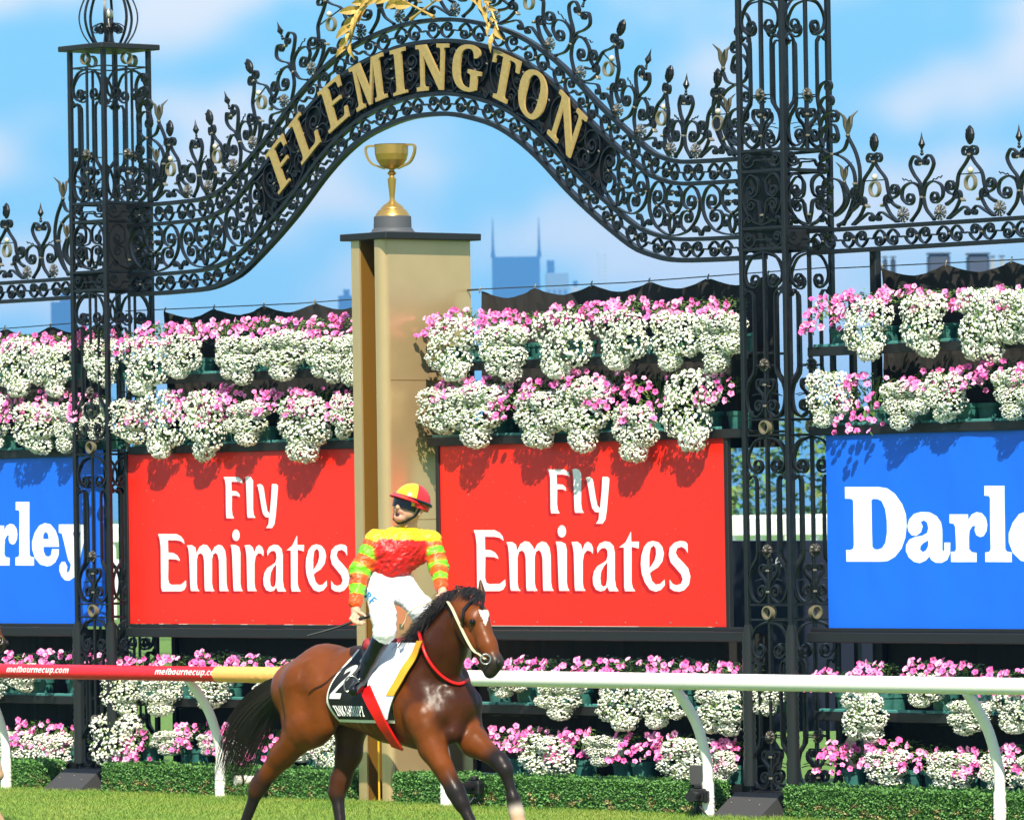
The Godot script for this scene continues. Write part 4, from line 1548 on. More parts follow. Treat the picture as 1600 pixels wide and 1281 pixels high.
func build_far() -> void:
	var glass := mat(Color(0.16, 0.3, 0.5), 0.4)
	var pale := mat(Color(0.6, 0.62, 0.66), 0.7)
	var dark := mat(Color(0.2, 0.22, 0.3), 0.7)
	var turn := deg_to_rad(48.4)
	var tower := func(label: String, x: float, z: float, w: float, h: float, m: Material, called: String) -> Node3D:
		var t := thing(called, label, "building", Vector3(x, 0, z), turn, "far city buildings" if called == "office_tower" else "far slabs above the shade cloth")
		bars(t, "shaft", Vector3(0, h * 0.5, 0), Vector3(w, h, w * 0.8), m, 0.3)
		return t
	var a: Node3D = tower.call("blue glass office tower with twin spires seen under the arch", -2950, -2621, 31.5, 170.0, glass, "office_tower")
	for s in [-15.0, 15.4]:
		var b := MB.new()
		b.tube([Vector3(s, 170, 0), Vector3(s, 176, 0), Vector3(s, 196, 0)], [1.6, 0.9, 0.2], 6)
		part(a, "spire", b.mesh(), glass)
	for i in 9:
		bars(a, "fin", Vector3(-13.0 + i * 3.2, 70.0 - i * 1.5, 12.8), Vector3(1.3, 140.0 - i * 6.0, 0.6), pale, 0.0)
	var c: Node3D = tower.call("pale blue stepped office block beside the twin spire tower", -2931, -2640, 15.0, 159.0, mat(Color(0.42, 0.5, 0.6), 0.6), "office_tower")
	bars(c, "setback", Vector3(-4.0, 163.0, 0), Vector3(5, 9, 5), glass, 0.2)
	for i in 4:
		bars(c, "window_strip", Vector3(-5.4 + i * 3.6, 78, 6.2), Vector3(1.5, 140, 0.4), glass, 0.0)
	var d: Node3D = tower.call("low hazy block right of the stepped office block", -2924, -2650, 6.0, 150.0, pale, "office_tower")
	bars(d, "plant_room", Vector3(0, 152, 0), Vector3(3, 4, 3), glass, 0.1)
	var mast := thing("lattice_mast", "faint lattice mast in the haze right of the city towers", "mast", Vector3(-2912, 0, -2663), turn)
	for s in [-2.4, 2.4]:
		bars(mast, "leg", Vector3(s, 86, 0), Vector3(0.7, 172, 0.7), pale, 0.0)
	for i in 16:
		bars(mast, "brace", Vector3(0, 130.0 + i * 2.7, 0), Vector3(4.8, 0.5, 0.5), pale, 0.0)
	var e: Node3D = tower.call("hazy blue office block behind the left gate post", -2351, -1790, 12.5, 109.5, glass, "office_tower")
	bars(e, "plant_room", Vector3(1, 111.5, 0), Vector3(6, 4, 5), glass, 0.1)
	var f: Node3D = tower.call("hazy blue office block just left of the gold pillar", -2258, -1894, 8.0, 110.5, glass, "office_tower")
	bars(f, "plant_room", Vector3(0, 112.0, 0), Vector3(3, 3, 4), glass, 0.1)
	var sl := [[-456.1, -462.2, 0.55, 31.1], [-455.5, -462.9, 0.6, 31.1], [-452.0, -466.8, 2.6, 31.4], [-449.0, -470.2, 2.6, 31.3], [-447.9, -471.5, 0.5, 31.0], [-447.2, -472.3, 0.6, 31.0]]
	var sn := ["narrow dark floodlight slab, leftmost over the right wing", "second narrow dark floodlight slab over the right wing", "wide dark slab, left one of two over the right shade cloth", "wide dark slab, right one of two over the right shade cloth", "thin pale slab next to the wide dark slabs", "thin pale slab, rightmost on the skyline"]
	for i in 6:
		var q: Node3D = tower.call(sn[i], sl[i][0], sl[i][1], sl[i][2], sl[i][3], dark if i < 4 else pale, "skyline_slab")
		bars(q, "roof_edge", Vector3(0, sl[i][3] + 0.08, 0), Vector3(sl[i][2] + 0.1, 0.16, sl[i][2]), dark, 0.0)
	# what shows between the lattice bars: rails of the far track, a tent, trees, a dark utility cart
	for i in 4:
		var t := thing("far_rail", ["lowest white rail of the far track", "second white rail of the far track", "third white rail of the far track", "topmost white rail of the far track"][i], "rail", Vector3(-40.0 - i * 9.0, 0, -34.0 - i * 8.0), 0.0, "white rails across the far track")
		bars(t, "rail_board", Vector3(0, 1.3, 0), Vector3(70, 0.35, 0.1), M.white, 0.02)
		bars(t, "rail_board", Vector3(0, 2.2, 0), Vector3(70, 0.3, 0.1), M.white, 0.02)
		for k in 24:
			bars(t, "post", Vector3(-34.5 + k * 3.0, 1.1, -0.1), Vector3(0.12, 2.2, 0.1), M.white, 0.0)
	var tent := thing("marquee", "green peaked marquee beyond the gate, right of the second red sign", "marquee", Vector3(-27.0, 0, -24.5), turn)
	var tb := MB.new()
	tb.prism(PackedVector2Array([Vector2(-1.4, 2.6), Vector2(1.4, 2.6), Vector2(0, 4.3)]), -1.5, 1.5)
	part(tent, "roof", tb.mesh(), mat(Color(0.3, 0.55, 0.4), 0.8))
	bars(tent, "wall", Vector3(0, 1.3, 0), Vector3(2.7, 2.6, 2.9), mat(Color(0.75, 0.78, 0.75), 0.8), 0.02)
	var cart := thing("utility_cart", "dark blue utility cart numbered 26 parked behind the right gate post", "cart", Vector3(0.35, 0, -3.2), deg_to_rad(48.0))
	var navy := mat(Color(0.1, 0.13, 0.2), 0.35)
	var cb := MB.new()
	cb.prism(PackedVector2Array([Vector2(-0.95, 0.55), Vector2(0.75, 0.55), Vector2(0.75, 2.2), Vector2(-0.8, 2.22), Vector2(-0.9, 2.1), Vector2(-0.86, 1.6)]), -0.5, 0.5)
	part(cart, "body", cb.mesh(), navy)
	for e2 in [[-0.6, 0.45], [0.5, 0.45], [-0.6, -0.45], [0.5, -0.45]]:
		var wb := MB.new()
		wb.lathe([Vector2(0.0001, -0.08), Vector2(0.26, -0.08), Vector2(0.3, -0.05), Vector2(0.3, 0.05), Vector2(0.26, 0.08), Vector2(0.0001, 0.08)], 18)
		var wo := part(cart, "wheel", wb.mesh(), M.rubber, Vector3(e2[0], 0.3, e2[1]))
		wo.rotation.x = PI / 2
	var num := TextMesh.new()
	var font := SystemFont.new()
	font.font_names = PackedStringArray(["Droid Sans"])
	num.font = font
	num.text = "26"
	num.font_size = 32
	num.pixel_size = 0.0042
	num.depth = 0.004
	part(cart, "number", num, M.white, Vector3(-0.35, 2.02, 0.503))
	rng.seed = 5
	var spots := [[-62.0, -50.0], [-66.0, -62.0], [-58.0, -62.0], [-72.0, -55.0], [-80.0, -78.0], [-52.0, -40.0], [-90.0, -60.0]]
	for i in spots.size():
		var t := thing("far_tree", ["round green tree showing between the lattice bars", "dark green tree behind the marquee", "spreading green tree beyond the far rails", "tall green tree beyond the far rails", "hazy green tree farthest beyond the gate", "low green tree nearest the marquee", "bushy green tree left of the far rails"][i], "tree", Vector3(spots[i][0], 0, spots[i][1]), rng.randf() * 6.0, "trees beyond the far track")
		var tr := MB.new()
		tr.tube([Vector3(0, 0, 0), Vector3(0.1, 1.6, 0), Vector3(0, 3.6, 0.1)], [0.22, 0.16, 0.08], 8)
		part(t, "trunk", tr.mesh(), mat(Color(0.3, 0.24, 0.18), 0.9))
		var cr := MB.new()
		for k in 2200:
			var dd := Vector3(rng.randf_range(-1, 1), rng.randf_range(-1, 1), rng.randf_range(-1, 1)).normalized()
			var p := Vector3(0, 3.4, 0) + dd * Vector3(2.1, 1.6, 2.1) * pow(rng.randf(), 0.35) * (1.0 + 0.2 * sin(dd.x * 7.0 + i) * cos(dd.y * 6.0))
			cr.col = green(rng, 0.8)
			leaf_quad(cr, p, (dd + Vector3(rng.randf_range(-1, 1), rng.randf_range(-1, 1), rng.randf_range(-1, 1))).normalized(), (dd + Vector3.UP).normalized(), rng.randf_range(0.16, 0.28), 0.07)
		part(t, "crown", cr.mesh(), M.leaf)

# ---------------------------------------------------------------- figures: tapered bones joined into one skin
func bone_dist(b: Array, p: Vector3) -> float:
	var a := Vector3(b[0], b[1], b[2])
	var e := Vector3(b[4], b[5], b[6]) - a
	var h := clampf((p - a).dot(e) / maxf(e.length_squared(), 1e-6), 0.0, 1.0)
	return (p - a - e * h).length() - lerpf(b[3], b[7], h)

func field_at(bones: Array, p: Vector3, k: float) -> float:
	var d := 9.0
	for b in bones:
		var q := bone_dist(b, p)
		var h := maxf(k - absf(d - q), 0.0) / k
		d = minf(d, q) - h * h * k * 0.25
	return d

# surface nets over the smooth union of the bones; shade(bone index, share along bone, point) gives the colour
func skin(mb: MB, bones: Array, cell: float, k: float, shade: Callable) -> void:
	var lo := Vector3(99, 99, 99)
	var hi := -lo
	for b in bones:
		for o in [0, 4]:
			var q := Vector3(b[o], b[o + 1], b[o + 2])
			var r: float = b[o + 3] + k * 0.3 + cell * 3.0
			lo = lo.min(q - Vector3.ONE * r)
			hi = hi.max(q + Vector3.ONE * r)
	var nx := int((hi.x - lo.x) / cell) + 2
	var ny := int((hi.y - lo.y) / cell) + 2
	var nz := int((hi.z - lo.z) / cell) + 2
	var far := k + cell * 4.0
	var F := PackedFloat32Array()
	F.resize(nx * ny * nz)
	F.fill(far)
	for b in bones:
		var a := Vector3(b[0], b[1], b[2])
		var c := Vector3(b[4], b[5], b[6])
		var e := c - a
		var el := maxf(e.length_squared(), 1e-6)
		var ra: float = b[3]
		var rb: float = b[7]
		var m := maxf(ra, rb) + far
		var l := ((a.min(c) - Vector3.ONE * m - lo) / cell).floor()
		var u := ((a.max(c) + Vector3.ONE * m - lo) / cell).ceil()
		for z in range(maxi(int(l.z), 0), mini(int(u.z) + 1, nz)):
			for y in range(maxi(int(l.y), 0), mini(int(u.y) + 1, ny)):
				var base := (z * ny + y) * nx
				for x in range(maxi(int(l.x), 0), mini(int(u.x) + 1, nx)):
					var p := lo + Vector3(x, y, z) * cell - a
					var h := clampf(p.dot(e) / el, 0.0, 1.0)
					var q := (p - e * h).length() - (ra + (rb - ra) * h)
					if q < far:
						var d := F[base + x]
						var s := maxf(k - absf(d - q), 0.0) / k
						F[base + x] = minf(d, q) - s * s * k * 0.25
	var at := {}
	var V := PackedVector3Array()
	var N := PackedVector3Array()
	var C := PackedColorArray()
	var sx := 1
	var sy := nx
	var sz := nx * ny
	var lim := cell * 1.8
	for z in nz - 1:
		for y in ny - 1:
			var base := (z * ny + y) * nx
			for x in nx - 1:
				var i := base + x
				if absf(F[i]) > lim:
					continue
				var f := [F[i], F[i + sx], F[i + sy], F[i + sx + sy], F[i + sz], F[i + sx + sz], F[i + sy + sz], F[i + sx + sy + sz]]
				var neg := 0
				for q in f:
					if q < 0.0:
						neg += 1
				if neg == 0 or neg == 8:
					continue
				var sum := Vector3.ZERO
				var cnt := 0
				for ed in [[0, 1], [2, 3], [4, 5], [6, 7], [0, 2], [1, 3], [4, 6], [5, 7], [0, 4], [1, 5], [2, 6], [3, 7]]:
					var fa: float = f[ed[0]]
					var fb: float = f[ed[1]]
					if (fa < 0.0) != (fb < 0.0):
						var t := fa / (fa - fb)
						var pa := Vector3(ed[0] & 1, (ed[0] >> 1) & 1, ed[0] >> 2)
						var pb := Vector3(ed[1] & 1, (ed[1] >> 1) & 1, ed[1] >> 2)
						sum += pa.lerp(pb, t)
						cnt += 1
				var g := Vector3(f[1] + f[3] + f[5] + f[7] - f[0] - f[2] - f[4] - f[6], f[2] + f[3] + f[6] + f[7] - f[0] - f[1] - f[4] - f[5], f[4] + f[5] + f[6] + f[7] - f[0] - f[1] - f[2] - f[3])
				at[i] = V.size()
				var p := lo + (Vector3(x, y, z) + sum / cnt) * cell
				V.append(p)
				N.append(g.normalized())
				# colour of the nearest bones
				var best := -1
				var bd := 9.0
				var wsum := 0.0
				var cc := Color(0, 0, 0)
				for bi in bones.size():
					var b: Array = bones[bi]
					var d := bone_dist(b, p)
					if d < bd:
						bd = d
						best = bi
				for bi in bones.size():
					var d := bone_dist(bones[bi], p)
					if d < bd + 0.03:
						var w := exp(-(d - bd) * 160.0)
						var b: Array = bones[bi]
						var e := Vector3(b[4] - b[0], b[5] - b[1], b[6] - b[2])
						var h := clampf((p - Vector3(b[0], b[1], b[2])).dot(e) / maxf(e.length_squared(), 1e-6), 0.0, 1.0)
						var c: Color = shade.call(bi, h, p)
						cc += c * w
						wsum += w
				cc = cc / wsum
				cc.a = 1
				C.append(cc)
	for i: int in at:
		var z := i / sz
		var y := (i / nx) % ny
		var x := i % nx
		if x < 1 or y < 1 or z < 1:
			continue
		for ax in 3:
			var st: int = [sx, sy, sz][ax]
			if (F[i] < 0.0) == (F[i + st] < 0.0):
				continue
			var o1: int = [sy, sz, sx][ax]
			var o2: int = [sz, sx, sy][ax]
			if not (at.has(i - o1) and at.has(i - o2) and at.has(i - o1 - o2)):
				continue
			var q := [at[i], at[i - o1], at[i - o1 - o2], at[i - o2]]
			for tri in [[0, 1, 2], [0, 2, 3]]:
				var a: int = q[tri[0]]
				var b: int = q[tri[1]]
				var c: int = q[tri[2]]
				var before := mb.v.size()
				mb.tri(V[a], V[b], V[c], N[a], N[b], N[c])
				var swapped: bool = mb.v[before + 1] != V[b]
				mb.c[before] = C[a]
				mb.c[before + 1] = C[c] if swapped else C[b]
				mb.c[before + 2] = C[b] if swapped else C[c]

func pts3(a: Array) -> Array:
	var o: Array = []
	for e in a:
		o.append(Vector3(e[0], e[1], e[2]))
	return o

# push a point out of / onto the skin from the viewer's side of the flank, by marching along dir
func onto(bones: Array, p: Vector3, dir: Vector3, lift: float) -> Vector3:
	var q := p
	for i in 40:
		var d := field_at(bones, q, 0.06)
		if d < lift + 0.001:
			break
		q += dir * maxf(d - lift, 0.002)
	return q

func normal_at(bones: Array, p: Vector3) -> Vector3:
	var e := 0.01
	return Vector3(field_at(bones, p + Vector3(e, 0, 0), 0.06) - field_at(bones, p - Vector3(e, 0, 0), 0.06), field_at(bones, p + Vector3(0, e, 0), 0.06) - field_at(bones, p - Vector3(0, e, 0), 0.06), field_at(bones, p + Vector3(0, 0, e), 0.06) - field_at(bones, p - Vector3(0, 0, e), 0.06)).normalized()

func smooth3(p: Array, per := 5) -> Array:
	var o: Array = []
	for i in p.size() - 1:
		var a: Vector3 = p[maxi(i - 1, 0)]
		var b: Vector3 = p[i]
		var c: Vector3 = p[i + 1]
		var d: Vector3 = p[mini(i + 2, p.size() - 1)]
		for k in per:
			o.append(b.cubic_interpolate(c, a, d, float(k) / per))
	o.append(p[-1])
	return o

# a flat strap lying on the skin
func strap_mesh(bones: Array, path: Array, w: float, lift: float, th := 0.006) -> ArrayMesh:
	var b := MB.new()
	var L: Array = []
	var R: Array = []
	var N: Array = []
	for i in path.size():
		var d: Vector3 = (path[mini(i + 1, path.size() - 1)] - path[maxi(i - 1, 0)]).normalized()
		var n := normal_at(bones, path[i])
		var s := d.cross(n).normalized()
		L.append(path[i] + s * w * 0.5)
		R.append(path[i] - s * w * 0.5)
		N.append(n)
	for i in path.size() - 1:
		var u: Vector3 = N[i] * th
		var u2: Vector3 = N[i + 1] * th
		b.quadn(L[i] + u, R[i] + u, R[i + 1] + u2, L[i + 1] + u2, N[i], N[i], N[i + 1], N[i + 1])
		var sd: Vector3 = (L[i] - R[i]).normalized()
		b.quad(L[i] - u, L[i] + u, L[i + 1] + u2, L[i + 1] - u2, sd)
		b.quad(R[i] - u, R[i] + u, R[i + 1] + u2, R[i + 1] - u2, -sd)
	return b.mesh()

const HEADING := Vector3(0.77, 0, 0.64)
const OUTWARD := Vector3(-0.64, 0, 0.77)

func hair(b: MB, root: Vector3, path: Array, w: float) -> void:
	for i in path.size() - 1:
		var p: Vector3 = root + path[i]
		var q: Vector3 = root + path[i + 1]
		var s := (q - p).cross(Vector3(0.2, 0.1, 1)).normalized()
		var w0 := w * (1.0 - float(i) / path.size())
		var w1 := w * (1.0 - float(i + 1) / path.size())
		var n := s.cross(q - p).normalized()
		if n.z < 0:
			n = -n
		b.tri(p - s * w0, p + s * w0, q + s * w1, n, n, n)
		b.tri(p - s * w0, q + s * w1, q - s * w1, n, n, n)

func build_horse() -> Node3D:
	var t := thing("bay_horse", "bay racehorse with white star, galloping with number 2 saddlecloth", "horse", Vector3(7.635, 0, 7.976), deg_to_rad(49.7))
	var bay := Color(0.15, 0.04, 0.008)
	var pal := [bay, Color(0.08, 0.028, 0.012), Color(0.018, 0.013, 0.012), Color(0.72, 0.62, 0.55), Color(0.42, 0.28, 0.17), Color(0.035, 0.024, 0.02), Color(0.05, 0.015, 0.005)]
	var f := FastNoiseLite.new()
	f.frequency = 2.2
	var body := MB.new()
	skin(body, HORSE, 0.0135, 0.045, func(i: int, h: float, p: Vector3) -> Color:
		var c: Color = pal[HORSE[i][8]]
		if HORSE[i][8] < 2 or HORSE[i][8] == 6:
			c = c * (1.0 + 0.5 * f.get_noise_3d(p.x, p.y * 1.3, p.z))
			# black points run up the forearm and gaskin
			if (i == 27 or i == 33 or i == 14) and h > 0.45:
				c = c.lerp(pal[2], smoothstep(0.45, 0.95, h))
		return c)
	var mus := FastNoiseLite.new()
	mus.seed = 8
	mus.frequency = 7.0
	for i in body.v.size():
		var p := body.v[i]
		var fx := p.dot(HEADING)
		var rib := sin(fx * 82.0 + p.y * 9.0) * smoothstep(0.42, 0.25, absf(fx - 0.02)) * smoothstep(1.02, 1.12, p.y) * smoothstep(1.5, 1.3, p.y)
		var k := smoothstep(0.75, 1.0, p.y)
		var n0 := body.n[i]
		var e := 0.012
		var b0 := mus.get_noise_3d(p.x, p.y * 0.6, p.z)
		var gr := Vector3(mus.get_noise_3d(p.x + e, p.y * 0.6, p.z) - b0, mus.get_noise_3d(p.x, (p.y + e) * 0.6, p.z) - b0, mus.get_noise_3d(p.x, p.y * 0.6, p.z + e) - b0) / e * 0.005 * k
		gr += HEADING * cos(fx * 82.0 + p.y * 9.0) * 0.1 * smoothstep(0.42, 0.25, absf(fx - 0.02)) * smoothstep(1.02, 1.12, p.y) * smoothstep(1.5, 1.3, p.y)
		body.v[i] = p + n0 * (0.006 * k * b0 + 0.0012 * rib)
		body.n[i] = (n0 - (gr - n0 * gr.dot(n0))).normalized()
	var star := Vector3(SPOTS[3][0], SPOTS[3][1], SPOTS[3][2])
	var hs := MB.new()
	skin(hs, HORSE_HEAD, 0.0085, 0.045, func(i: int, h: float, p: Vector3) -> Color:
		var c: Color = pal[HORSE_HEAD[i][8]]
		if i == 4 and h > 0.3:
			c = c.lerp(pal[5], smoothstep(0.3, 1.0, h))
		var q := p - star
		if absf(q.x) < 0.03 * (1.0 + q.y * 14.0) and q.y > -0.07 and q.y < 0.03:
			c = Color(0.75, 0.7, 0.64)
		return c)
	body.v.append_array(hs.v)
	body.n.append_array(hs.n)
	body.c.append_array(hs.c)
	body.t.append_array(hs.t)
	var coat := vcol(0.4)
	coat.clearcoat_enabled = true
	coat.clearcoat = 0.12
	coat.clearcoat_roughness = 0.3
	coat.normal_enabled = true
	coat.normal_texture = normal_tex(0.02, 5.0, 256, 6)
	coat.uv1_triplanar = true
	coat.uv1_scale = Vector3.ONE * 3.5
	coat.normal_scale = 0.22
	coat.metallic_specular = 0.25
	part(t, "body", body.mesh(), coat)
	# eye and nostrils
	var gloss := mat(Color(0.03, 0.02, 0.02), 0.08)
	for e in [[1, 0.022, 0.02], [2, 0.017, 0.024]]:
		var s := MB.new()
		s.ball(Vector3.ZERO, Vector3(e[1], e[2], 0.016), 10, 7)
		var at := onto(HORSE_HEAD, Vector3(SPOTS[e[0]][0], SPOTS[e[0]][1], 1.1), Vector3(0, 0, -1), 0.0)
		part(t, "eye" if e[0] == 1 else "nostril", s.mesh(), gloss if e[0] == 1 else mat(Color(0.05, 0.03, 0.03), 0.6), at)
	# mane and tail in strands
	rng.seed = 31
	var all := HORSE + HORSE_HEAD
	var mp := smooth3(pts3(MANE), 8)
	var mb := MB.new()
	mb.col = Color(0.014, 0.011, 0.01)
	for i in 1700:
		var k := rng.randi_range(0, mp.size() - 1)
		var r0: Vector3 = mp[k] + Vector3(rng.randf_range(-0.02, 0.02), rng.randf_range(-0.03, 0.01), rng.randf_range(-0.04, 0.03))
		var l := rng.randf_range(0.05, 0.11)
		var d := Vector3(rng.randf_range(-0.7, 0.1), rng.randf_range(0.0, 0.5), rng.randf_range(-0.2, 0.4))
		if k > mp.size() * 0.75:
			d = Vector3(rng.randf_range(-0.6, 0.6), rng.randf_range(-0.2, 0.3), 0.5)
			l *= 0.6
		hair(mb, r0, [Vector3.ZERO, d * l * 0.5, d * l + Vector3(-0.01, -l * 0.25, 0.02), d * l * 1.2 + Vector3(-0.03, -l * 0.75, 0.03)], 0.0026)
	var hm := vcol(0.45)
	part(t, "mane", mb.mesh(), hm)
	var tp := smooth3(pts3(TAIL), 8)
	var tb := MB.new()
	tb.col = Color(0.014, 0.011, 0.01)
	for i in 800:
		var a := rng.randf() * TAU
		var rr := sqrt(rng.randf())
		var path: Array = []
		var stop := rng.randi_range(int(tp.size() * 0.6), tp.size())
		var wob := rng.randf_range(-0.05, 0.05)
		for k in range(0, stop, 3):
			var fr := float(k) / tp.size()
			var spread := 0.025 + 0.115 * sin(PI * clampf(fr * 0.85 + 0.05, 0, 1)) + 0.03 * fr
			path.append(tp[k] + Vector3(cos(a) * rr * spread + wob * fr * fr, sin(a) * rr * spread * 0.8, sin(a * 2.0) * rr * spread * 0.5))
		hair(tb, Vector3.ZERO, path, 0.004)
	part(t, "tail", tb.mesh(), hm)
	# saddlecloth: a sheet laid on the flank
	var red := mat(Color(0.85, 0.06, 0.06), 0.4)
	var sheet := func(corner: Callable, nx: int, ny: int, lift: float) -> Array:
		var grid: Array = []
		for j in ny + 1:
			var row: Array = []
			for i in nx + 1:
				var q: Vector2 = corner.call(float(i) / nx, float(j) / ny)
				var p := HEADING * q.x + Vector3(0, q.y, 0) + OUTWARD * 0.75
				row.append(onto(HORSE, p, -OUTWARD, lift))
			grid.append(row)
		return grid
	var sheet_mesh := func(grid: Array) -> ArrayMesh:
		var b := MB.new()
		var ny := grid.size() - 1
		var nx: int = grid[0].size() - 1
		var nn: Array = []
		for j in ny + 1:
			var row: Array = []
			for i in nx + 1:
				var dx: Vector3 = grid[j][mini(i + 1, nx)] - grid[j][maxi(i - 1, 0)]
				var dy: Vector3 = grid[mini(j + 1, ny)][i] - grid[maxi(j - 1, 0)][i]
				var n := dx.cross(dy).normalized()
				if n.dot(OUTWARD + Vector3.UP * 0.4) < 0:
					n = -n
				row.append(n)
			nn.append(row)
		for j in ny:
			for i in nx:
				b.quadn(grid[j][i], grid[j][i + 1], grid[j + 1][i + 1], grid[j + 1][i], nn[j][i], nn[j][i + 1], nn[j + 1][i + 1], nn[j + 1][i])
				for e in [[j == 0, grid[j][i], grid[j][i + 1]], [j == ny - 1, grid[j + 1][i], grid[j + 1][i + 1]], [i == 0, grid[j][i], grid[j + 1][i]], [i == nx - 1, grid[j][i + 1], grid[j + 1][i + 1]]]:
					if e[0]:
						var k: Vector3 = nn[j][i] * -0.008
						b.quad(e[1], e[2], e[2] + k, e[1] + k, Vector3.UP)
		return b.mesh()
	# q.x forward, q.y height; the rear edge slants
	var outline := func(u: float, v: float) -> Vector2:
		var rear := lerpf(-0.24, -0.09, smoothstep(0.25, 1.0, v)) if v > 0.25 else lerpf(-0.2, -0.24, v * 4.0)
		return Vector2(lerpf(rear, 0.34, u), lerpf(1.135, 1.60, v))
	var edge_g: Array = sheet.call(func(u: float, v: float) -> Vector2:
		var o: Vector2 = outline.call(u, v)
		return Vector2(o.x - 0.022 * (1.0 - u), o.y - 0.02 * (1.0 - v)), 22, 18, 0.008)
	part(t, "saddlecloth_trim", sheet_mesh.call(edge_g), mat(Color(0.9, 0.9, 0.88), 0.7))
	var cg: Array = sheet.call(outline, 22, 18, 0.014)
	var clo := part(t, "saddlecloth", sheet_mesh.call(cg), mat(Color(0.06, 0.055, 0.07), 0.6))
	# number and name printed on the cloth
	var print_ := func(s: String, u0: float, u1: float, v0: float, v1: float, shear: float, serif: bool) -> ArrayMesh:
		var font := SystemFont.new()
		font.font_names = PackedStringArray(["Droid Sans"])
		font.font_weight = 700
		var tm := TextMesh.new()
		tm.font = font
		tm.text = s
		tm.font_size = 48
		tm.pixel_size = 0.01
		tm.depth = 0.0
		var ar := tm.get_mesh_arrays()
		var vs: PackedVector3Array = ar[Mesh.ARRAY_VERTEX]
		var lo := Vector3(9, 9, 9)
		var hi := -lo
		for e in vs:
			lo = lo.min(e)
			hi = hi.max(e)
		var no := PackedVector3Array()
		for j in vs.size():
			var fx := (vs[j].x - lo.x) / (hi.x - lo.x)
			var fy := (vs[j].y - lo.y) / (hi.y - lo.y)
			var u := lerpf(u0, u1, fx) + shear * fy
			var v := lerpf(v0, v1, fy)
			var gi := clampf(u * 22.0, 0, 21.999)
			var gj := clampf(v * 18.0, 0, 17.999)
			var a: Vector3 = cg[int(gj)][int(gi)].lerp(cg[int(gj)][int(gi) + 1], fposmod(gi, 1.0))
			var b: Vector3 = cg[int(gj) + 1][int(gi)].lerp(cg[int(gj) + 1][int(gi) + 1], fposmod(gi, 1.0))
			vs[j] = a.lerp(b, fposmod(gj, 1.0)) + OUTWARD * 0.006
			no.append(OUTWARD)
		ar[Mesh.ARRAY_VERTEX] = vs
		ar[Mesh.ARRAY_NORMAL] = no
		ar[Mesh.ARRAY_TANGENT] = null
		var am := ArrayMesh.new()
		am.add_surface_from_arrays(Mesh.PRIMITIVE_TRIANGLES, ar)
		return am
	var ink := mat(Color(0.93, 0.93, 0.92), 0.6)
	part(clo, "number", print_.call("2", 0.03, 0.2, 0.3, 0.78, 0.06, false), ink)
	part(clo, "name", print_.call("INKAHRUPI", 0.05, 0.56, 0.05, 0.2, 0.0, false), ink)
	part(clo, "mark", print_.call("OL", 0.16, 0.3, 0.82, 0.92, 0.0, false), ink)
	# white towel, yellow edge and saddle
	var tw: Array = sheet.call(func(u: float, v: float) -> Vector2:
		var x0 := lerpf(0.16, 0.1, v) if v > 0.4 else lerpf(0.2, 0.16, v * 2.5)
		var x1 := lerpf(0.3, 0.52, v)
		return Vector2(lerpf(x0, x1, u), lerpf(1.14, 1.645, v)), 12, 18, 0.03)
	part(t, "towel", sheet_mesh.call(tw), mat(Color(0.88, 0.9, 0.95), 0.85))
	var yp: Array = sheet.call(func(u: float, v: float) -> Vector2: return Vector2(lerpf(0.42, 0.49, u) + 0.06 * v - 0.12 * (1.0 - v), lerpf(1.3, 1.66, v)), 8, 14, 0.036)
	part(t, "saddle_pad", sheet_mesh.call(yp), mat(Color(0.82, 0.6, 0.12), 0.7))
	var sd := MB.new()
	skin(sd, [[-0.07, 1.625, 0.02, 0.05, 0.06, 1.6, 0.06, 0.06], [0.06, 1.6, 0.06, 0.06, 0.2, 1.64, 0.12, 0.045]], 0.012, 0.05, func(_i: int, _h: float, _p: Vector3) -> Color: return Color(0.3, 0.02, 0.03))
	part(t, "saddle", sd.mesh(), M.figure)
	# girth, neck strap, bridle, reins
	var lay := func(src: Array, lift: float, bones: Array) -> Array:
		var o: Array = []
		for p in smooth3(pts3(src), 6):
			var h := onto(bones, Vector3(p.x, p.y, 1.3), Vector3(0, 0, -1), lift)
			if h.z < p.z - 0.35:
				h = p
				for k in 6:
					h -= normal_at(bones, h) * (field_at(bones, h, 0.06) - lift)
			o.append(h)
		return o
	part(t, "girth", strap_mesh(HORSE, lay.call(GIRTH, 0.03, HORSE), 0.085, 0.0, 0.008), red)
	var ns := MB.new()
	ns.tube(lay.call(NECK_STRAP, 0.012, HORSE), [0.011], 8)
	part(t, "neck_strap", ns.mesh(), red)
	var leather := mat(Color(0.07, 0.055, 0.05), 0.4)
	part(t, "browband", strap_mesh(HORSE_HEAD, lay.call(BROWBAND, 0.008, all), 0.026, 0.0, 0.004), leather)
	part(t, "cheek_strap", strap_mesh(HORSE_HEAD, lay.call(CHEEK, 0.008, all), 0.02, 0.0, 0.004), leather)
	var bit := MB.new()
	var bp: Vector3 = lay.call(CHEEK, 0.015, all)[-1]
	for i in 16:
		var a := TAU * i / 16
		var a2 := TAU * (i + 1) / 16
		bit.tube([bp + Vector3(cos(a), sin(a), 0) * 0.033, bp + Vector3(cos(a2), sin(a2), 0) * 0.033], [0.006], 6, false)
	part(t, "bit_ring", bit.mesh(), mat(Color(0.75, 0.75, 0.75), 0.2, 0.9))
	var rp := smooth3(pts3(REIN), 5)
	for i in rp.size():
		if field_at(all, rp[i], 0.05) < 0.012:
			rp[i] = onto(all, Vector3(rp[i].x, rp[i].y, 1.3), Vector3(0, 0, -1), 0.012)
	rp.append(bp)
	var rn := MB.new()
	rn.tube(rp, [0.013], 6, true, 0.4)
	part(t, "rein", rn.mesh(), mat(Color(0.78, 0.74, 0.6), 0.6))
	return t

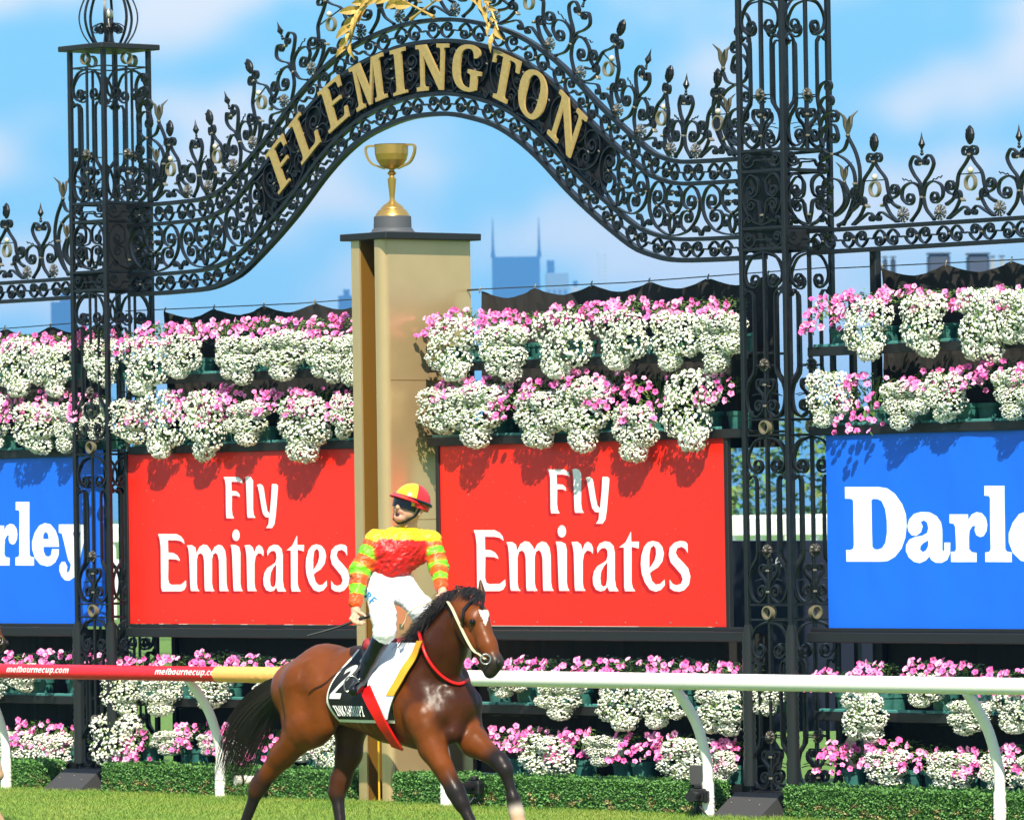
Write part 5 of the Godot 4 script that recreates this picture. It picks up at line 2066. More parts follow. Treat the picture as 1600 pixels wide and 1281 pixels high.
# soft folds of thin cloth, pushed into the shape itself
func crease(m: MB, f: FastNoiseLite, amp: float) -> void:
	var at := func(p: Vector3) -> float:
		return 1.0 - 2.0 * absf(f.get_noise_3d(p.x * 0.7 + p.y * 0.5, p.y * 1.1 - p.x * 0.6, p.z * 0.7))
	var e := 0.008
	for i in m.v.size():
		var p := m.v[i]
		var n := m.n[i]
		var h: float = at.call(p)
		var g := Vector3(at.call(p + Vector3(e, 0, 0)) - h, at.call(p + Vector3(0, e, 0)) - h, at.call(p + Vector3(0, 0, e)) - h) / e * amp
		m.v[i] = p + n * amp * (h - 0.4)
		m.n[i] = (n - (g - n * g.dot(n))).normalized()

func build_rider() -> void:
	var t := thing("person", "jockey in yellow, red and orange silks standing in the stirrups, mouth open, whip in hand", "person", Vector3(7.635, 0, 7.976), deg_to_rad(49.7))
	var skin_c := Color(0.62, 0.34, 0.23)
	var body := MB.new()
	var sc_ := func(_i: int, _h: float, _p: Vector3) -> Color: return skin_c
	skin(body, SKIN, 0.012, 0.04, sc_)
	skin(body, RIGHT_HAND, 0.0036, 0.007, sc_)
	skin(body, LEFT_HAND, 0.0036, 0.007, sc_)
	# head in its own frame, face along +z
	var hb := [[0, 0.03, -0.015, 0.088, 0, 0.02, 0.012, 0.084, 0], [0, -0.03, 0.035, 0.062, 0, -0.075, 0.05, 0.04, 0], [-0.03, -0.035, 0.03, 0.045, 0.03, -0.035, 0.03, 0.045, 0], [0, -0.0, 0.092, 0.012, 0, -0.028, 0.108, 0.014, 0], [0, -0.03, -0.03, 0.055, 0, -0.14, -0.04, 0.055, 0],
		[-0.082, 0.0, -0.01, 0.014, -0.08, -0.03, -0.008, 0.011, 0], [0.082, 0.0, -0.01, 0.014, 0.08, -0.03, -0.008, 0.011, 0], [-0.02, -0.048, 0.086, 0.008, 0.02, -0.048, 0.086, 0.008, 1], [-0.018, -0.088, 0.076, 0.009, 0.018, -0.088, 0.076, 0.009, 1]]
	var xf := Transform3D(Basis.from_euler(Vector3(-0.24, -0.62, -0.22)).scaled(Vector3.ONE * 1.1), Vector3(SPOTS[0][0], SPOTS[0][1], SPOTS[0][2]))
	var hd := MB.new()
	skin(hd, hb, 0.005, 0.02, func(i: int, _h: float, p: Vector3) -> Color:
		if hb[i][8] == 1:
			return Color(0.6, 0.2, 0.17)
		return skin_c)
	for i in hd.v.size():
		body.v.append(xf * hd.v[i])
		body.n.append(xf.basis * hd.n[i])
		body.c.append(hd.c[i])
		body.t.append(Vector2.ZERO)
	part(t, "body", body.mesh(), M.figure)
	var head := Node3D.new()
	head.name = "headgear"
	t.add_child(head)
	head.transform = xf
	var mo := MB.new()
	mo.ball(Vector3.ZERO, Vector3(0.019, 0.021, 0.012), 10, 6)
	part(head, "mouth", mo.mesh(), mat(Color(0.2, 0.05, 0.05), 0.6), Vector3(0, -0.068, 0.084))
	var hel := MB.new()
	var nu := 28
	var nv := 9
	for j in nv:
		for i in nu:
			var q: Array = []
			var nn: Array = []
			for e in [[i, j], [i + 1, j], [i + 1, j + 1], [i, j + 1]]:
				var a: float = TAU * e[0] / nu
				var el: float = lerpf(-0.22, PI / 2, float(e[1]) / nv)
				var d := Vector3(sin(a) * cos(el), sin(el), cos(a) * cos(el))
				q.append(d * Vector3(0.109, 0.118, 0.124) + Vector3(0, 0.03, -0.012))
				nn.append((d / Vector3(0.109, 0.118, 0.124)).normalized())
			var qd := int(floor(4.0 * i / nu + 0.5))
			hel.col = Color(0.72, 0.02, 0.03) if qd % 2 == 1 else Color(0.8, 0.5, 0.02)
			hel.quadn(q[0], q[1], q[2], q[3], nn[0], nn[1], nn[2], nn[3])
	var silk := vcol(0.32)
	var helm := part(head, "helmet", hel.mesh(), silk)
	var pk := MB.new()
	pk.col = Color(0.72, 0.02, 0.03)
	for i in 14:
		var a0 := lerpf(-1.15, 1.15, i / 14.0)
		var a1 := lerpf(-1.15, 1.15, (i + 1) / 14.0)
		var e0 := 0.055 * cos(a0 * 1.2)
		var e1 := 0.055 * cos(a1 * 1.2)
		var i0 := Vector3(sin(a0) * 0.107, 0.042, cos(a0) * 0.122 - 0.012)
		var i1 := Vector3(sin(a1) * 0.107, 0.042, cos(a1) * 0.122 - 0.012)
		var o0 := i0 + Vector3(sin(a0) * e0 * 0.5, -0.012, e0)
		var o1 := i1 + Vector3(sin(a1) * e1 * 0.5, -0.012, e1)
		pk.quad(i0 + Vector3(0, 0.014, 0), i1 + Vector3(0, 0.014, 0), o1, o0, Vector3(0, 0.9, 0.4).normalized())
		pk.quad(i0, i1, o1 - Vector3(0, 0.005, 0), o0 - Vector3(0, 0.005, 0), Vector3(0, -1, 0))
	part(helm, "peak", pk.mesh(), silk)
	var black := mat(Color(0.04, 0.04, 0.045), 0.12)
	var gg := MB.new()
	for r in [[0.036, 0.012, 0.028], [-0.004, 0.0, 0.0]]:
		pass
	for i in 18:
		var a0 := lerpf(-1.25, 1.25, i / 18.0)
		var a1 := lerpf(-1.25, 1.25, (i + 1) / 18.0)
		var h0 := 0.034 - 0.018 * exp(-pow(a0 * 7.0, 2.0))
		var h1 := 0.034 - 0.018 * exp(-pow(a1 * 7.0, 2.0))
		var p0 := Vector3(sin(a0) * 0.091, 0.008, cos(a0) * 0.106 + 0.006)
		var p1 := Vector3(sin(a1) * 0.091, 0.008, cos(a1) * 0.106 + 0.006)
		var n0 := Vector3(sin(a0), 0, cos(a0))
		var n1 := Vector3(sin(a1), 0, cos(a1))
		gg.quadn(p0 - Vector3(0, h0, 0), p1 - Vector3(0, h1, 0), p1 + Vector3(0, 0.025, 0) + n1 * 0.006, p0 + Vector3(0, 0.025, 0) + n0 * 0.006, n0, n1, n1, n0)
		gg.quad(p0 - Vector3(0, h0, 0), p1 - Vector3(0, h1, 0), p1 * 0.93 - Vector3(0, h1, 0), p0 * 0.93 - Vector3(0, h0, 0), Vector3(0, -1, 0))
	part(head, "goggles", gg.mesh(), black)
	var band := MB.new()
	var bpth: Array = []
	for i in 25:
		var a := TAU * i / 24
		bpth.append(Vector3(sin(a) * 0.111, 0.043, cos(a) * 0.126 - 0.012))
	band.tube(bpth, [0.012], 6, false)
	part(head, "helmet_band", band.mesh(), black)
	for s in [-1.0, 1.0]:
		var st := MB.new()
		st.tube([Vector3(0.088 * s, 0.02, 0.0), Vector3(0.078 * s, -0.05, 0.02), Vector3(0.045 * s, -0.1, 0.05), Vector3(0, -0.118, 0.06)], [0.008], 6)
		part(head, "chin_strap", st.mesh(), black)
	# silks
	var yel := Color(0.74, 0.5, 0.01)
	var rd := Color(0.58, 0.008, 0.008)
	var org := Color(0.74, 0.09, 0.008)
	var lime := Color(0.17, 0.62, 0.015)
	var fold := FastNoiseLite.new()
	fold.frequency = 9.0
	var jk := MB.new()
	skin(jk, JACKET, 0.0085, 0.035, func(i: int, h: float, p: Vector3) -> Color:
		var c: int = JACKET[i][8]
		if c == 1:
			if p.y > 2.33 - 0.06 * (p.x - 0.1):
				return yel
			if p.y < 2.066 - 0.25 * (p.x - 0.06):
				return yel
			return rd
		var g := h * (0.5 if c == 2 or c == 4 else 0.5) + (0.5 if c == 3 or c == 5 else 0.0)
		if c == 2 or c == 4:
			if h < 0.12 and p.y > 2.3:
				return yel
		return lime if fposmod(g * 3.3 + 0.05, 1.0) > 0.52 else org)
	crease(jk, fold, 0.011)
	var sil := vcol(0.45)
	sil.normal_enabled = true
	sil.normal_texture = normal_tex(0.02, 8.0, 256, 14)
	sil.normal_scale = 0.25
	sil.uv1_triplanar = true
	sil.uv1_scale = Vector3(3, 1.6, 3)
	part(t, "jacket", jk.mesh(), sil)
	var collar := MB.new()
	var cpth: Array = []
	for i in 17:
		var a := TAU * i / 16
		cpth.append(Vector3(0.172 + cos(a) * 0.062, 2.355 + sin(a) * 0.012, 0.125 + sin(a) * 0.06))
	collar.tube(cpth, [0.02], 8, false)
	part(t, "collar", collar.mesh(), mat(Color(0.7, 0.71, 0.76), 0.7))
	var br := MB.new()
	skin(br, BREECHES, 0.0095, 0.045, func(_i: int, _h: float, _p: Vector3) -> Color: return Color(0.82, 0.83, 0.88))
	crease(br, fold, 0.006)
	var bm := vcol(0.6)
	bm.normal_enabled = true
	bm.normal_texture = normal_tex(0.015, 9.0, 256, 15)
	bm.normal_scale = 0.4
	bm.uv1_triplanar = true
	bm.uv1_scale = Vector3(2.5, 2.5, 2.5)
	var bree := part(t, "breeches", br.mesh(), bm)
	var font := SystemFont.new()
	font.font_names = PackedStringArray(["Droid Sans"])
	font.font_weight = 700
	var tm := TextMesh.new()
	tm.font = font
	tm.text = "CRF"
	tm.font_size = 32
	tm.pixel_size = 0.0022
	tm.depth = 0.0
	var ar := tm.get_mesh_arrays()
	var vs: PackedVector3Array = ar[Mesh.ARRAY_VERTEX]
	var no := PackedVector3Array()
	for j in vs.size():
		var e := Vector2(vs[j].x, vs[j].y).rotated(-0.75) + Vector2(-0.075, 1.96)
		vs[j] = onto(BREECHES, Vector3(e.x, e.y, 0.9), Vector3(0, 0, -1), 0.004)
		no.append(Vector3(0, 0, 1))
	ar[Mesh.ARRAY_VERTEX] = vs
	ar[Mesh.ARRAY_NORMAL] = no
	ar[Mesh.ARRAY_TANGENT] = null
	var am := ArrayMesh.new()
	am.add_surface_from_arrays(Mesh.PRIMITIVE_TRIANGLES, ar)
	part(bree, "lettering", am, mat(Color(0.1, 0.5, 0.75), 0.6))
	var blk := mat(Color(0.03, 0.032, 0.04), 0.12)
	for bb in [BOOT, BOOT_FAR]:
		var bo := MB.new()
		skin(bo, bb, 0.008, 0.02, func(_i: int, _h: float, _p: Vector3) -> Color: return Color(0.01, 0.011, 0.016))
		part(t, "boot", bo.mesh(), blk)
	var ir := MB.new()
	var fc := Vector3(-0.19, 1.335, 0.36)
	for i in 18:
		var a := TAU * i / 18
		var a2 := TAU * (i + 1) / 18
		ir.tube([fc + Vector3(cos(a) * 0.05, maxf(sin(a), -0.55) * 0.065 + 0.03, 0), fc + Vector3(cos(a2) * 0.05, maxf(sin(a2), -0.55) * 0.065 + 0.03, 0)], [0.007], 6, false)
	var iron := thing("stirrup", "metal stirrup iron under the jockey's boot", "stirrup", Vector3(7.635, 0, 7.976), deg_to_rad(49.7))
	part(iron, "iron", ir.mesh(), mat(Color(0.6, 0.6, 0.6), 0.25, 0.9))
	var lt := MB.new()
	lt.tube([fc + Vector3(0, 0.09, 0), Vector3(-0.1, 1.52, 0.3), Vector3(-0.02, 1.62, 0.12)], [0.01], 6)
	part(iron, "stirrup_leather", lt.mesh(), M.rubber)
	var wh := thing("riding_whip", "thin black whip held low in the jockey's right hand", "whip", Vector3(7.635, 0, 7.976), deg_to_rad(49.7))
	var wm := MB.new()
	var wp := smooth3(pts3(WHIP), 4)
	var rr: Array = []
	for i in wp.size():
		rr.append(lerpf(0.013, 0.006, float(i) / wp.size()))
	wm.tube(wp, rr, 7)
	part(wh, "shaft", wm.mesh(), mat(Color(0.05, 0.05, 0.055), 0.4))
	var gp := MB.new()
	gp.tube([wp[0] + Vector3(0.01, 0.003, 0), wp[3]], [0.017, 0.015], 8)
	part(wh, "grip", gp.mesh(), mat(Color(0.04, 0.04, 0.045), 0.7))
	var re := thing("loose_rein", "loose buckled end of cream rein hanging from the jockey's left hand", "rein", Vector3(7.635, 0, 7.976), deg_to_rad(49.7))
	var rm := MB.new()
	rm.tube(smooth3(pts3(REIN_END), 5), [0.012], 6, true, 0.35)
	part(re, "strap", rm.mesh(), mat(Color(0.74, 0.7, 0.55), 0.6))
	var bk := MB.new()
	bk.box(Vector3(REIN_END[-1][0], REIN_END[-1][1], REIN_END[-1][2]), Vector3(0.03, 0.04, 0.012), 0.004)
	part(re, "buckle", bk.mesh(), mat(Color(0.5, 0.46, 0.35), 0.35, 0.8))

func build_cameras() -> void:
	var body := mat(Color(0.06, 0.06, 0.065), 0.5)
	var spots := [[3.02, 0.98, 0.55, "black remote camera on the turf beside the right gate post"], [-2.55, 0.98, -0.3, "remote camera with white lens standing behind the horse's hind leg"], [0.25, 0.95, 0.2, "black remote camera behind the horse's forelegs"]]
	for i in 3:
		var s: Array = spots[i]
		var t := thing("remote_camera", s[3], "camera", Vector3(s[0], 0, s[1] - 0.25), s[2], "remote cameras at the foot of the hedge")
		for k in 3:
			var a := TAU * k / 3
			var lb := MB.new()
			lb.tube([Vector3(0, 0.12, 0), Vector3(cos(a) * 0.1, 0.0, sin(a) * 0.1)], [0.01, 0.008], 6)
			part(t, "leg", lb.mesh(), body)
		bars(t, "body", Vector3(0, 0.2, 0), Vector3(0.14, 0.11, 0.08), body, 0.012)
		bars(t, "grip", Vector3(0.075, 0.19, 0.02), Vector3(0.035, 0.1, 0.09), body, 0.01)
		bars(t, "prism", Vector3(0, 0.27, 0.0), Vector3(0.06, 0.04, 0.07), body, 0.012)
		var lens := MB.new()
		lens.tube([Vector3(0, 0.2, 0.04), Vector3(0, 0.2, 0.12), Vector3(0, 0.2, 0.125), Vector3(0, 0.2, 0.24)], [0.036, 0.036, 0.042, 0.044], 16)
		part(t, "lens", lens.mesh(), mat(Color(0.85, 0.84, 0.8), 0.4) if i == 1 else body)
		var rg := MB.new()
		rg.tube([Vector3(0, 0.2, 0.17), Vector3(0, 0.2, 0.19)], [0.0455], 16)
		part(t, "lens_ring", rg.mesh(), body)
		if i == 0:
			bars(t, "receiver_box", Vector3(-0.02, 0.36, -0.06), Vector3(0.12, 0.16, 0.04), M.rubber, 0.006)
			for x in [-0.05, 0.02]:
				var an := MB.new()
				an.tube([Vector3(x, 0.43, -0.06), Vector3(x + 0.01, 0.52, -0.06)], [0.004], 5)
				part(t, "aerial", an.mesh(), body)

# ---------------------------------------------------------------- sky and scene
func make_sky() -> Sky:
	var W := 2048
	var H := 1024
	var img := Image.create(W, H, false, Image.FORMAT_RGBF)
	var f := FastNoiseLite.new()
	f.seed = 12
	f.noise_type = FastNoiseLite.TYPE_SIMPLEX_SMOOTH
	f.fractal_octaves = 5
	f.frequency = 3.2
	var g := FastNoiseLite.new()
	g.seed = 4
	g.fractal_octaves = 4
	g.frequency = 11.0
	for y in H:
		var el := PI / 2 - PI * (y + 0.5) / H
		if el < -0.02:
			for x in W:
				img.set_pixel(x, y, Color(0.3, 0.34, 0.28))
			continue
		var up := clampf(sin(el), 0.0, 1.0)
		var blue := Color(0.3, 0.51, 0.62).lerp(Color(0.17, 0.42, 0.6), smoothstep(0.0, 0.09, up)).lerp(Color(0.06, 0.2, 0.5), smoothstep(0.07, 0.9, up))
		for x in W:
			var az := TAU * (x + 0.5) / W
			var d := Vector3(sin(az), 0, cos(az))
			var n := f.get_noise_3d(d.x * 5.0, el * 10.0, d.z * 5.0) + 0.35 * g.get_noise_3d(d.x * 1.6, el * 3.0, d.z * 1.6)
			var c := smoothstep(-0.14, 0.2, n)
			img.set_pixel(x, y, blue.lerp(Color(0.56, 0.575, 0.59), c))
	var pm := PanoramaSkyMaterial.new()
	pm.panorama = ImageTexture.create_from_image(img)
	pm.energy_multiplier = 1.0
	var s := Sky.new()
	s.sky_material = pm
	return s

func _ready() -> void:
	var cam := Camera3D.new()
	cam.name = "camera"
	add_child(cam)
	cam.keep_aspect = Camera3D.KEEP_HEIGHT
	cam.fov = 7.714
	cam.near = 1.0
	cam.far = 20000.0
	var ph := 0.72538
	var pit := 0.01679
	var roll := 0.0155
	var fw := Vector3(-cos(ph), 0, -sin(ph))
	var rt := Vector3(sin(ph), 0, -cos(ph))
	var f2 := fw * cos(pit) + Vector3.UP * sin(pit)
	var u2 := Vector3.UP * cos(pit) - fw * sin(pit)
	cam.transform = Transform3D(Basis(rt * cos(roll) - u2 * sin(roll), u2 * cos(roll) + rt * sin(roll), -f2), Vector3(38.666, 2.5, 34.274))
	var at := CameraAttributesPhysical.new()
	at.frustum_focal_length = 35.0 / (2.0 * tan(deg_to_rad(7.714) / 2.0))
	at.frustum_focus_distance = 46.0
	at.frustum_near = 1.0
	at.frustum_far = 20000.0
	at.exposure_aperture = 11.0
	cam.attributes = at
	cam.fov = 7.714
	cam.current = true
	var we := WorldEnvironment.new()
	we.name = "environment"
	var env := Environment.new()
	env.background_mode = Environment.BG_SKY
	env.sky = make_sky()
	env.background_energy_multiplier = 1.0
	env.tonemap_mode = Environment.TONE_MAPPER_LINEAR
	env.tonemap_exposure = 1.75
	env.sdfgi_enabled = true
	env.ssao_enabled = true
	env.ssil_enabled = true
	env.fog_enabled = true
	env.fog_density = 0.00016
	env.fog_light_color = Color(0.36, 0.66, 0.9)
	we.environment = env
	add_child(we)
	var sun := DirectionalLight3D.new()
	sun.name = "sun"
	add_child(sun)
	var to_sun := Vector3(0.532, 0.719, 0.447)
	sun.look_at_from_position(to_sun * 50.0, Vector3.ZERO, Vector3.UP)
	sun.light_energy = 1.5
	sun.light_color = Color(1.0, 0.96, 0.88)
	sun.light_angular_distance = 0.5
	sun.shadow_enabled = true

	make_materials()
	M.m_leaf_finial = leaf_finial()
	M.m_spear = spear_finial()
	M.m_flame = flame_finial()
	M.m_clamp = clamp_mesh()
	var cs := MB.new()
	cs.box(Vector3.ZERO, Vector3(0.026, 0.013, 0.042), 0.003)
	M.m_clamp_small = cs.mesh()
	M.m_ring = ring_mesh(0.053, 0.012, 0.036, 1.1)
	M.m_post_ring = ring_mesh(0.05, 0.012, 0.045)
	var bm := MB.new()
	bm.ball(Vector3.ZERO, Vector3.ONE * 0.026, 12, 8)
	M.m_ball = bm.mesh()
	M.m_rosette = rosette_mesh(0.062)
	M.m_rosette_small = rosette_mesh(0.052)
	var tr := MB.new()
	tr.box(Vector3.ZERO, Vector3(0.37, 0.035, 0.06), 0.006)
	M.m_tray = tr.mesh()
	build_ground()
	build_arch()
	var p1 := build_post(-5.5, "iron lattice gate post on the left with open lantern cage on its cap", [[Vector3(0.252, 4.985, 0.0), Vector3(0.012, 0.83, 0.5)], [Vector3(-0.252, 4.67, 0.0), Vector3(0.01, 0.16, 0.5)]], 1.0)
	build_lantern(p1)
	build_post(3.39, "iron lattice gate post on the right rising out of the picture", [[Vector3(-0.252, 4.985, 0.0), Vector3(0.012, 0.83, 0.5)], [Vector3(0.252, 4.672, 0.12), Vector3(0.012, 0.165, 0.27)]], -1.0, 1.5)
	build_wing(-9.2, -5.755, 1.0, "iron wing with spear and leaf finials left of the left gate post")
	build_wing(3.645, 8.6, -1.0, "iron wing with spear and leaf finials right of the right gate post")
	build_footing(-5.5, "black rubber ramp and concrete plinth under the left gate post")
	build_footing(3.39, "black rubber ramp and concrete plinth under the right gate post")
	build_pillar()
	build_shelves()
	build_signs()
	build_rail()
	build_far()
	build_hedges()
	build_plants()
	var h := build_horse()
	build_rider()
	var h2 := h.duplicate()
	h2.name = numbered("bay_horse")
	add_child(h2)
	h2.rotation.y = deg_to_rad(112.0)
	h2.position = Vector3(-0.928, 0, 6.099)
	h2.set_meta("label", "dark horse of which only the muzzle shows at the left edge")
	build_cameras()
const RED_PRINT := [[1.385,-0.231,1.593,-0.235,1.648,-0.258,1.662,-0.299,1.629,-0.286,1.583,-0.279,1.499,-0.277,1.501,-0.358,1.571,-0.362,1.608,-0.385,1.618,-0.416,1.571,-0.402,1.504,-0.401,1.499,-0.523,1.507,-0.573,1.532,-0.604,1.421,-0.603,1.414,-0.56,1.416,-0.31,1.406,-0.26],
[1.695,-0.236,1.732,-0.231,1.778,-0.239,1.807,-0.273,1.801,-0.527,1.811,-0.576,1.834,-0.603,1.723,-0.601,1.715,-0.575,1.706,-0.302,1.7,-0.259],
[1.861,-0.307,1.906,-0.301,1.942,-0.316,1.956,-0.343,1.979,-0.455,2.001,-0.541,2.033,-0.566,2.057,-0.418,2.067,-0.32,2.071,-0.304,2.135,-0.305,2.156,-0.321,2.152,-0.358,2.119,-0.58,2.099,-0.66,2.062,-0.696,1.979,-0.695,2.013,-0.659,2.022,-0.601,1.972,-0.597,1.936,-0.565,1.916,-0.503,1.892,-0.392,1.875,-0.336],
[0.426,-0.735,0.698,-0.737,0.764,-0.76,0.801,-0.792,0.813,-0.83,0.763,-0.804,0.696,-0.795,0.572,-0.793,0.573,-0.904,0.646,-0.908,0.703,-0.93,0.734,-0.961,0.743,-0.983,0.683,-0.967,0.574,-0.964,0.566,-1.143,0.582,-1.184,0.62,-1.196,0.753,-1.194,0.825,-1.156,0.829,-1.207,0.8,-1.242,0.752,-1.257,0.475,-1.257,0.461,-1.219,0.462,-0.853,0.448,-0.777],
[0.847,-0.84,0.923,-0.84,0.97,-0.862,0.982,-0.912,1.026,-0.856,1.084,-0.834,1.14,-0.842,1.186,-0.882,1.2,-0.907,1.243,-0.858,1.299,-0.837,1.355,-0.848,1.395,-0.89,1.409,-0.958,1.409,-1.183,1.421,-1.232,1.443,-1.255,1.308,-1.255,1.304,-1.22,1.303,-0.983,1.288,-0.933,1.26,-0.91,1.222,-0.926,1.206,-0.97,1.201,-1.182,1.212,-1.226,1.237,-1.255,1.098,-1.255,1.091,-1.22,1.09,-0.982,1.076,-0.932,1.044,-0.913,1.006,-0.925,0.988,-0.969,0.983,-1.182,0.993,-1.232,1.023,-1.255,0.894,-1.254,0.886,-1.219,0.875,-0.931,0.865,-0.874],
[1.473,-0.84,1.542,-0.841,1.597,-0.86,1.613,-0.91,1.606,-1.183,1.616,-1.226,1.64,-1.255,1.51,-1.255,1.503,-1.22,1.493,-0.934,1.485,-0.872],
[1.607,-0.756,1.602,-0.776,1.59,-0.793,1.571,-0.804,1.55,-0.807,1.529,-0.802,1.512,-0.79,1.502,-0.772,1.499,-0.752,1.505,-0.732,1.519,-0.715,1.538,-0.705,1.559,-0.703,1.579,-0.709,1.596,-0.723,1.605,-0.741],
[1.671,-0.845,1.746,-0.842,1.791,-0.867,1.805,-0.911,1.837,-0.861,1.875,-0.843,1.92,-0.862,1.941,-0.899,1.936,-0.946,1.909,-0.924,1.864,-0.917,1.826,-0.948,1.81,-1.01,1.806,-1.183,1.814,-1.227,1.839,-1.255,1.708,-1.255,1.702,-1.22,1.697,-0.935,1.685,-0.879],
[1.992,-0.943,1.987,-0.899,2.021,-0.86,2.086,-0.841,2.149,-0.849,2.194,-0.882,2.209,-0.938,2.204,-1.159,2.217,-1.221,2.249,-1.258,2.131,-1.258,2.108,-1.221,2.076,-1.251,2.021,-1.26,1.966,-1.245,1.934,-1.202,1.928,-1.146,1.946,-1.091,1.989,-1.048,2.054,-1.023,2.1,-1.001,2.119,-0.962,2.115,-0.919,2.09,-0.898,2.048,-0.9,2.016,-0.918],
[2.114,-1.017,2.106,-1.159,2.092,-1.208,2.058,-1.221,2.031,-1.202,2.025,-1.147,2.038,-1.091,2.072,-1.048],
[2.258,-0.895,2.34,-0.852,2.411,-0.761,2.413,-0.847,2.507,-0.847,2.502,-0.905,2.416,-0.89,2.409,-1.184,2.422,-1.227,2.454,-1.258,2.325,-1.258,2.315,-1.221,2.319,-0.895],
[2.811,-1.16,2.813,-1.209,2.764,-1.248,2.701,-1.263,2.629,-1.246,2.568,-1.184,2.533,-1.111,2.523,-1.037,2.531,-0.964,2.566,-0.891,2.612,-0.854,2.675,-0.842,2.746,-0.855,2.79,-0.892,2.809,-0.947,2.787,-1.014,2.732,-1.063,2.66,-1.093,2.633,-1.111,2.658,-1.172,2.702,-1.203,2.756,-1.197],
[2.628,-1.068,2.631,-0.964,2.646,-0.903,2.683,-0.881,2.709,-0.904,2.712,-0.952,2.693,-1.001,2.661,-1.038],
[3.096,-0.948,3.066,-0.912,3.022,-0.893,2.969,-0.905,2.95,-0.942,2.976,-0.978,3.037,-1.021,3.098,-1.07,3.123,-1.137,3.104,-1.204,3.049,-1.248,2.987,-1.264,2.916,-1.256,2.872,-1.234,2.87,-1.161,2.908,-1.197,2.952,-1.209,3.006,-1.197,3.028,-1.161,3.008,-1.118,2.947,-1.069,2.886,-1.02,2.864,-0.959,2.879,-0.898,2.934,-0.859,3.006,-0.844,3.068,-0.851,3.094,-0.869]]
const BLUE_PRINT := [[0.213,-0.45,0.594,-0.455,0.688,-0.467,0.78,-0.513,0.852,-0.595,0.89,-0.68,0.895,-0.766,0.877,-0.86,0.831,-0.945,0.755,-1.011,0.674,-1.044,0.607,-1.049,0.218,-1.047,0.215,-0.953,0.265,-0.954,0.296,-0.942,0.304,-0.914,0.301,-0.569,0.292,-0.55,0.261,-0.545,0.213,-0.544],
[0.508,-0.562,0.525,-0.55,0.572,-0.551,0.618,-0.568,0.655,-0.63,0.671,-0.726,0.669,-0.821,0.651,-0.897,0.616,-0.939,0.569,-0.952,0.529,-0.949,0.508,-0.929],
[0.901,-0.77,0.923,-0.714,0.977,-0.672,1.057,-0.658,1.149,-0.662,1.228,-0.693,1.273,-0.741,1.285,-0.797,1.281,-0.957,1.291,-0.972,1.301,-0.958,1.302,-0.901,1.37,-0.902,1.366,-0.986,1.331,-1.038,1.272,-1.061,1.206,-1.059,1.16,-1.037,1.141,-1.01,1.101,-1.041,1.034,-1.062,0.968,-1.052,0.909,-1.017,0.877,-0.965,0.881,-0.917,0.919,-0.875,0.986,-0.854,1.066,-0.845,1.119,-0.824,1.133,-0.787,1.121,-0.744,1.088,-0.725,1.052,-0.737,1.074,-0.772,1.053,-0.819,0.999,-0.847,0.946,-0.842,0.914,-0.813],
[1.131,-0.883,1.077,-0.904,1.044,-0.928,1.039,-0.956,1.069,-0.975,1.103,-0.961,1.127,-0.928],
[1.366,-0.68,1.575,-0.682,1.577,-0.725,1.614,-0.683,1.673,-0.665,1.732,-0.675,1.776,-0.713,1.79,-0.764,1.78,-0.815,1.747,-0.853,1.708,-0.862,1.663,-0.847,1.644,-0.81,1.651,-0.772,1.619,-0.777,1.589,-0.809,1.58,-0.865,1.579,-0.954,1.608,-0.978,1.662,-0.983,1.66,-1.056,1.374,-1.055,1.372,-0.974,1.418,-0.972,1.432,-0.954,1.427,-0.78,1.41,-0.756,1.364,-0.749],
[1.76,-0.462,1.976,-0.465,1.973,-0.957,1.99,-0.975,2.041,-0.982,2.039,-1.058,1.755,-1.056,1.757,-0.981,1.802,-0.976,1.818,-0.956,1.819,-0.559,1.806,-0.542,1.758,-0.539],
[2.434,-0.887,2.187,-0.885,2.19,-0.926,2.219,-0.967,2.261,-0.977,2.303,-0.962,2.321,-0.906,2.434,-0.907,2.421,-0.968,2.369,-1.029,2.301,-1.059,2.234,-1.067,2.133,-1.048,2.05,-0.987,2.01,-0.904,2.011,-0.833,2.055,-0.751,2.125,-0.686,2.218,-0.663,2.31,-0.677,2.384,-0.734,2.424,-0.805],
[2.186,-0.812,2.19,-0.773,2.216,-0.75,2.241,-0.748,2.266,-0.768,2.277,-0.812],
[2.432,-0.678,2.678,-0.68,2.676,-0.751,2.643,-0.756,2.697,-0.908,2.767,-0.757,2.734,-0.752,2.736,-0.681,2.893,-0.682,2.892,-0.753,2.85,-0.758,2.701,-1.111,2.666,-1.167,2.582,-1.2,2.516,-1.197,2.458,-1.161,2.426,-1.11,2.43,-1.06,2.469,-1.024,2.52,-1.024,2.555,-1.07,2.543,-1.116,2.562,-1.126,2.593,-1.101,2.611,-1.05,2.57,-1.009,2.476,-0.765,2.431,-0.754]]
